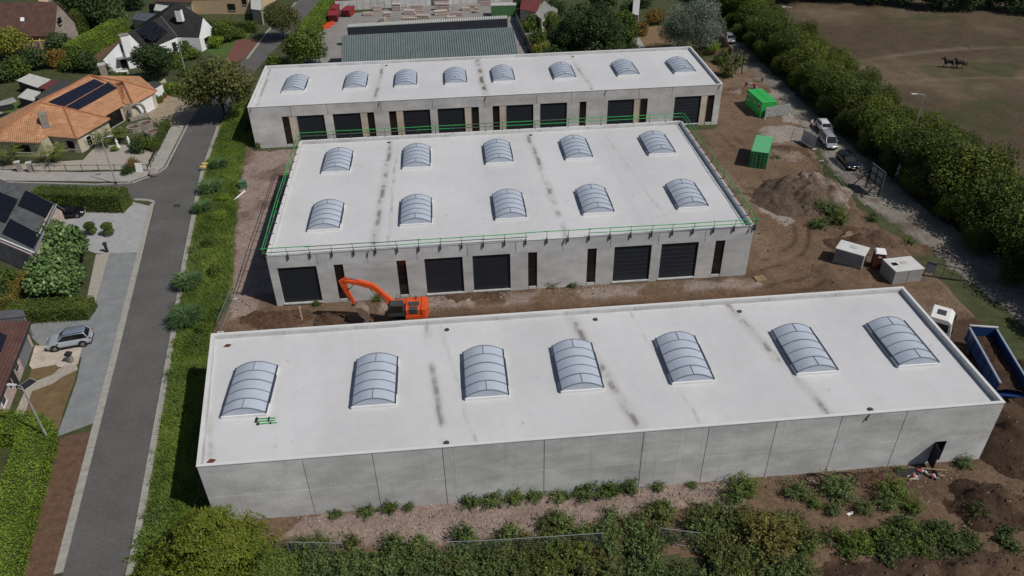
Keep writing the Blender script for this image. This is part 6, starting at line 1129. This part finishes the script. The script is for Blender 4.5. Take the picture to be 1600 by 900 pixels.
# small things
for i,(u,v,lb) in enumerate(((322,262,'yellow marker lying on the verge, upper one'),(319,267,'yellow marker lying on the verge, lower one'))):
    t = thing('marker', lb, 'marker', (G(u,v).x,G(u,v).y,.55), R(20)); part('plate', MB().obox((0,0,.15),(.9,.5,.08),ry=R(12)), yellow_m, t, bevel=.02); part('stake', MB().box(-.04,.04,-.04,.04,-.55,.12), woodm, t)
t = thing('green_cabinet', 'small green utility cabinet at the verge edge left of the middle hall', 'cabinet', (G(381,294).x,G(381,294).y,.05), R(10)); part('body', MB().box(-.5,.5,-.35,.35,0,1.0), M('cabinet_green',(.06,.12,.06),.6), t, bevel=.03); part('lid', MB().box(-.56,.56,-.42,.42,1.0,1.08), M('cabinet_lid',(.08,.16,.08),.6), t)
t = thing('white_pipe', 'white pipe lying beside the green cabinet on the verge', 'pipe', (G(374,308).x,G(374,308).y,.1), R(70)); part('pipe_tube', MB().tube([(-1.3,0,.1),(1.3,0,.1)],.1,10), white_p, t); part('socket', MB().tube([(1.2,0,.1),(1.45,0,.1)],.13,10), white_p, t)
p = G(1187,437); t = thing('pallet', 'wooden pallet lying at the right corner of the middle hall', 'pallet', (p.x,p.y,.12), R(8))
for k in range(6): part('deck_board', MB().box(-.6+k*.21,-.45+k*.21,-.5,.5,.1,.13), woodm, t)
for k in range(3): part('bearer', MB().box(-.6,.6,-.5+k*.45,-.4+k*.45,0,.1), woodm, t)
for i,(u,v,lb) in enumerate(((504,125*4,'a'),)):
    t = thing('survey_post', 'pale timber survey post in the trench left of the excavator', 'post', (G(472,506).x,G(472,506).y+.4,.05), 0); part('stake', MB().box(-.06,.06,-.06,.06,0,1.9), M('pale_wood',(.5,.42,.3),.8), t); part('tip', MB().loft([[(-.06,-.06,1.9),(.06,-.06,1.9),(.06,.06,1.9),(-.06,.06,1.9)],[(-.01,-.01,2.0),(.01,-.01,2.0),(.01,.01,2.0),(-.01,.01,2.0)]]), M('pale_wood',(.5,.42,.3),.8), t)
t = thing('letterbox', 'black letterbox pillar on the pale driveway edge', 'letterbox', (G(168,394).x,G(168,394).y,.02), R(15)); part('pillar', MB().box(-.15,.15,-.12,.12,0,1.0), dark_p, t); part('box', MB().box(-.22,.22,-.17,.17,1.0,1.35), dark_p, t, bevel=.03)
t = thing('letterbox', 'grey stone letterbox at the curved path beside the silver car', 'letterbox', (G(112,566).x,G(112,566).y,.04), R(-10)); part('pillar', MB().box(-.2,.2,-.2,.2,0,.9), stone, t, bevel=.03); part('box', MB().box(-.28,.28,-.28,.28,.9,1.2), dark_p, t, bevel=.03)
t = thing('doormat', 'black mat before the front door of the red brown roofed house', 'mat', (G(43,601).x,G(43,601).y,.05), R(60)); part('mat', MB().box(-.7,.7,-.5,.5,0,.03), dark_p, t); part('border', MB().box(-.76,.76,-.56,.56,0,.015), sill_m, t)
struct('drain_cover', MB().prism([tuple(G(u,v)) for u,v in ((272,319),(283,319),(281,324),(270,324))], .01, .024), M('cast_iron',(.045,.042,.04),.6))
# heaps of soil and rubble
def heap(label, u, v, rx, ry, hg, seed, c1, c2, rz=0, st=.3, sharp=1.2, name='soil_heap', grain=.35):
    p = G(u,v)
    def zf(X,Y):
        r = np.hypot(X/rx, Y/ry)*(1+.22*fbm(X,Y,seed,3,.35)); return np.where(r<1.15, hg*np.clip(1-r,0,1)**sharp*(1+.8*fbm(X,Y,seed+1,5,.45))+np.clip((1.1-r)*4,0,1)*(.55*min(1,hg*.6)*fbm(X,Y,seed+2,5,.7)+.28*np.abs(fbm(X,Y,seed+3,4,1.7)))*1.0-.08, -.4)
    o = grid_sheet(name, -rx*1.2, rx*1.2, -ry*1.2, ry*1.2, st, zf, lambda X,Y,Z: np.concatenate([mixc(np.zeros(X.shape+(3,))+np.array(c1), c2, sm(fbm(X,Y,seed+5,4,.3)+(X/rx)*.35,-.1,.25)), np.ones(X.shape+(1,))],-1), heapm)
    o.location = (p.x,p.y,0); o.rotation_euler.z = rz; me = o.data; nv = len(me.vertices); a = np.empty(nv*3,np.float32); me.vertices.foreach_get('co',a); a = a.reshape(-1,3); a = a[a[:,2]>.12]
    if len(a): a = a[np.random.default_rng(seed).random(len(a)) < .3]; CLODS.append((np.column_stack([p.x+a[:,0]*math.cos(rz)-a[:,1]*math.sin(rz), p.y+a[:,0]*math.sin(rz)+a[:,1]*math.cos(rz), a[:,2]]), c1))
    return tag(o, label, 'soil heap')
CLODS = []
brn, drk, pnk = (.105,.065,.042), (.06,.037,.025), (.21,.155,.125)
heap('largest rubble heap, half brown soil and half pinkish gravel, beside the near container',1252,308,7.4,5.6,3.7,1,(.125,.088,.066),(.25,.20,.17),R(20),.25,1.0)
heap('low gravel heap between the near container and the site gate',1228,240,4.5,3.2,.9,2,pnk,brn); heap('dark soil heap at the right end of the nearest hall front',1545,790,3.6,3.0,1.9,3,drk,brn,0,.2); heap('dark soil heap beside the right end wall of the nearest hall',1572,690,4.2,5.5,1.9,4,drk,(.08,.05,.033),0,.25); heap('dark soil ridge behind the tipper body',1592,600,3.0,5.0,2.0,5,drk,brn); heap('low brown soil heap left of the debris by the open door',1378,752,2.6,1.3,.7,6,brn,(.13,.085,.06),0,.15)
heap('brown spoil heap at the left of the trench beside the middle hall',430,500,4.6,2.3,1.0,7,(.10,.055,.035),brn,0,.2); heap('round spoil heap just left of the digger bucket',512,502,2.6,1.9,1.5,8,(.12,.075,.05),(.085,.05,.032),0,.2); heap('rubble ridge right of the excavator at the middle hall wall',720,466,5.5,1.0,.6,9,(.25,.2,.17),brn,0,.2); heap('clods of soil under the digger bucket',568,500,1.4,1.0,.8,10,(.2,.15,.12),brn,0,.12); heap('brown bank of soil above the long concrete box',1340,385,3.8,2.2,1.7,11,brn,drk,R(-25),.25); heap('bank of soil along the lane above the portable toilet',1378,375,6.5,2.0,1.2,12,(.15,.10,.07),brn,R(-40),.25); heap('nearest soil mound at the bottom right edge',1500,905,7.5,2.6,1.3,13,(.095,.06,.04),brn,0,.2); heap('rough soil at the far right corner of the farthest hall',1158,142,3.0,2.2,.8,14,pnk,brn,0,.25); heap('low soil mound in the undergrowth gap at bottom right',1330,905,4,2,.7,15,brn,drk,0,.2); heap('spoil bank left of the square concrete box shadow',1325,372,1.6,1.2,1.6,16,(.26,.19,.13),brn,R(30),.15)
# rubble stones scattered over the gravel
stg = np.random.default_rng(3); q = np.vstack([scatter(GRAV, 2600, stg), scatter(GRAV2, 1600, stg), scatter(poly([(1200,270),(1290,280),(1310,310),(1250,330),(1190,300)]), 500, stg), scatter(poly([(1180,745),(1500,725),(1520,780),(1250,800)]), 700, stg), scatter(poly([(680,462),(1160,436),(1165,445),(690,475)]), 900, stg), scatter(SITE, 1500, stg)])
n = len(q); r_ = .03+.09*stg.random(n)**3; base = np.array([(1,0,0),(-.5,.87,0),(-.5,-.87,0),(0,0,.9)]); A = stg.random(n)*6.28; ca, sa = np.cos(A), np.sin(A)
pv = np.zeros((n,4,3)); 
for i in range(4): pv[:,i,0] = (base[i,0]*ca-base[i,1]*sa)*r_+q[:,0]; pv[:,i,1] = (base[i,0]*sa+base[i,1]*ca)*r_+q[:,1]; pv[:,i,2] = base[i,2]*r_+.02+.08
tri = pv[:,[[0,1,3],[1,2,3],[2,0,3]],:].reshape(-1,3)
o = link('rubble_stones', quadmesh('rubble_stones', tri, n*3, LEAF('rubble_tint',(.16,.12,.10),(.3,.25,.22),(.5,.46,.42),0,1.0), np.repeat(stg.random(n),3), tri=True)); o['kind'] = 'stuff'; tag(o,'loose stones and rubble scattered over the site','rubble')
stg = np.random.default_rng(6); q = np.vstack([c[0] for c in CLODS]+[np.column_stack([g_:=scatter(SITE, 5000, stg), np.full(len(g_),.1)])]); q = q+np.column_stack([stg.normal(size=(len(q),2))*.12, np.zeros(len(q))])
n = len(q); r_ = .05+.16*stg.random(n)**3; A = stg.random(n)*6.28; ca, sa = np.cos(A), np.sin(A); pv = np.zeros((n,4,3))
for i in range(4): pv[:,i,0] = (base[i,0]*ca-base[i,1]*sa)*r_+q[:,0]; pv[:,i,1] = (base[i,0]*sa+base[i,1]*ca)*r_+q[:,1]; pv[:,i,2] = (base[i,2]-.25)*r_+q[:,2]
o = link('soil_clods', quadmesh('soil_clods', pv[:,[[0,1,3],[1,2,3],[2,0,3]],:].reshape(-1,3), n*3, LEAF('clod_tint',(.06,.036,.023),(.125,.08,.052),(.24,.18,.14),0,1.0), np.repeat(stg.random(n),3), tri=True)); o['kind'] = 'stuff'; tag(o,'clods of soil lying on the heaps and the bare site','clods')
# debris under the open door, cable coils
t = thing('debris_pile', 'pile of offcuts and red plastic under the open door', 'debris', (G(1440,745).x,G(1440,745).y,.1)); dr = random.Random(4)
for k in range(26):
    c = (dr.uniform(-1.3,1.5),dr.uniform(-.45,.5),dr.uniform(.05,.3)); mt = dr.choice([M('debris_red',(.4,.05,.07),.6),M('debris_white',(.5,.48,.45),.8),M('debris_grey',(.12,.12,.12),.8),woodm,M('debris_white',(.5,.48,.45),.8)])
    part('offcut', MB().obox(c,(dr.uniform(.15,.5),dr.uniform(.1,.25),dr.uniform(.06,.18)),dr.uniform(0,6),dr.uniform(-.3,.3)), mt, t)
part('plank', MB().obox((1.0,.2,.45),(1.9,.12,.06),R(-25),R(-12)), woodm, t); part('black_sheet', MB().obox((-1.0,.35,.2),(2.2,.7,.05),R(4),R(3)), dark_p, t)
for i,(u,v,lb) in enumerate(((1272,752,'black cable coil lying at the wall, left one'),(1318,750,'black cable coil lying at the wall, right one'))):
    t = thing('cable_coil', lb, 'cable', (G(u,v).x,G(u,v).y,.15)); 
    for k in range(3): part('loop', MB().tube([((.75+.08*k)*math.cos(x), (.5+.06*k)*math.sin(x), .1+.06*k+.15*math.sin(x*2+k)) for x in np.linspace(0,2*PI,18)],.035,5), tyre_m, t)
t = thing('white_scrap', 'scrap of white sheet on the track marks', 'scrap', (G(1327,805).x,G(1327,805).y,.12)); part('sheet', MB().obox((0,0,.06),(.5,.2,.05),R(20)), white_p, t); part('fold', MB().obox((.2,.1,.12),(.2,.15,.05),R(60),R(30)), white_p, t)

# ================================================================== PEOPLE AND HORSES
def skin_body(name, verts, edges, radii, mat, parent=None, root=0, sub=2):
    me = bpy.data.meshes.new(name); me.from_pydata(verts, edges, []); me.update(); o = link(name, me, parent); me.materials.append(mat)
    md = o.modifiers.new('skin','SKIN'); md.use_smooth_shade = True; sv = me.skin_vertices[0].data if len(me.skin_vertices) else None
    if sv is None:
        bm = bmesh.new(); bm.from_mesh(me); bm.verts.layers.skin.verify(); bm.to_mesh(me); bm.free(); sv = me.skin_vertices[0].data
    for i,r in enumerate(radii): sv[i].radius = r if isinstance(r,tuple) else (r,r); sv[i].use_root = (i == root)
    s2 = o.modifiers.new('sub','SUBSURF'); s2.levels = sub; s2.render_levels = sub; return o
skin_m = M('skin', (.42,.26,.19), .6, var=.05); hair_m = M('hair', (.03,.02,.015), .8)
def person(label, p, rz, shirt, trousers, z=.13):
    t = thing('person', label, 'person', (p.x,p.y,z), rz)
    v = [(0,0,.93),(0,0,1.15),(.01,0,1.38),(.01,0,1.50),(.03,0,1.62),(.04,0,1.72), (0,.1,.88),(.06,.11,.48),(-.02,.11,.08),(.13,.12,.03), (0,-.1,.88),(.02,-.11,.48),(-.05,-.12,.08),(.10,-.13,.03), (0,.19,1.40),(-.03,.25,1.12),(.12,.24,.90),(.18,.23,.82), (0,-.19,1.40),(-.02,-.26,1.12),(.14,-.2,.94),(.22,-.16,.90)]
    e = [(0,1),(1,2),(2,3),(3,4),(4,5),(0,6),(6,7),(7,8),(8,9),(0,10),(10,11),(11,12),(12,13),(2,14),(14,15),(15,16),(16,17),(2,18),(18,19),(19,20),(20,21)]
    r = [(.13,.15),(.11,.14),(.11,.15),.055,.085,.07,.085,.06,.045,.04,.085,.06,.045,.04,.06,.045,.035,.035,.06,.045,.035,.035]
    skin_body('body', v, e, r, skin_m, t)
    skin_body('shirt', [(0,0,.95),(0,0,1.15),(.01,0,1.40),(0,.19,1.41),(-.02,.24,1.18),(0,-.19,1.41),(-.01,-.245,1.18)], [(0,1),(1,2),(2,3),(3,4),(2,5),(5,6)], [(.15,.17),(.13,.16),(.13,.165),.075,.065,.075,.065], shirt, t)
    skin_body('trousers', [(0,0,.95),(0,.1,.86),(.06,.11,.48),(-.02,.11,.12),(0,-.1,.86),(.02,-.11,.48),(-.05,-.12,.12)], [(0,1),(1,2),(2,3),(0,4),(4,5),(5,6)], [(.14,.165),.105,.078,.062,.105,.078,.062], trousers, t)
    part('hair', lathe([(.085,1.66),(.102,1.70),(.1,1.77),(.06,1.82),(.01,1.83)],10), hair_m, t, smooth=True)
person('person in white top and dark trousers standing beside the parked cars', G(1266,202), R(-60), M('white_shirt',(.65,.65,.64),.8), M('black_trousers',(.02,.02,.022),.8)); person('person in dark clothing far up by the lane behind the site cabin', G(1190,130), R(-90), M('grey_shirt',(.3,.28,.26),.8), M('black_trousers',(.02,.02,.022),.8), .1)
horsem = M('dark_bay_coat', (.016,.010,.009), .85, var=.3, scale=3); manem = M('black_mane', (.008,.007,.007), .7)
def horse(label, p, rz, step):
    t = thing('horse', label, 'horse', (p.x,p.y,.05), rz, 'horses walking in the paddock')
    v = [(-.75,0,1.22),(-.2,0,1.14),(.45,0,1.2),(.72,0,1.36),(1.0,0,1.68),(1.2,0,1.86),(1.42,0,1.68),(1.62,0,1.50)]; e = [(i,i+1) for i in range(7)]; r = [(.30,.34),(.31,.36),(.29,.36),(.22,.26),(.14,.20),(.12,.15),(.09,.11),(.06,.07)]
    for s,ph in ((1,step),(-1,-step)):                      # hind legs: stifle, hock, fetlock, hoof
        n = len(v); v += [(-.78,s*.17,.95),(-.68+ph*.12,s*.17,.74),(-.92+ph*.22,s*.17,.48),(-.86+ph*.3,s*.17,.14),(-.80+ph*.32,s*.17,.04)]; e += [(0,n),(n,n+1),(n+1,n+2),(n+2,n+3),(n+3,n+4)]; r += [.17,.11,.065,.05,.06]
    for s,ph in ((1,-step),(-1,step)):
        n = len(v); v += [(.55,s*.16,.9),(.56+ph*.14,s*.16,.52),(.56+ph*.28,s*.16,.14),(.60+ph*.32,s*.16,.04)]; e += [(2,n),(n,n+1),(n+1,n+2),(n+2,n+3)]; r += [.13,.065,.048,.058]
    skin_body('body', v, e, r, horsem, t, 1)
    part('mane', MB().loft([[(x,-.05,z),(x,.05,z),(x-.1,.0,z+.13)] for x,z in ((.62,1.55),(.85,1.78),(1.05,1.95),(1.2,2.02))]), manem, t); part('tail', MB().tube([(-1.0,0,1.3),(-1.2,0,1.1),(-1.25,0,.75),(-1.2,0,.5)],[.05,.09,.1,.04],7), manem, t, smooth=True)
    for s in (-1,1): part('ear', MB().loft([[(1.2,s*.06-.03,1.96),(1.2,s*.06+.03,1.96),(1.14,s*.06,1.96)],[(1.19,s*.07-.005,2.12),(1.19,s*.07+.005,2.12),(1.185,s*.07,2.12)]]), horsem, t)
    return t
pa, pb = G(1480,106), G(1498,107.5)
horse('dark horse walking in the paddock, the leading one on the left', pa, R(172), 1); t = horse('dark horse walking in the paddock, the one behind on the right', pb, R(172), -.8); part('white_sock', MB().tube([(-1.05,-.17,.03),(-1.07,-.17,.25)],.07,8), white_p, t)
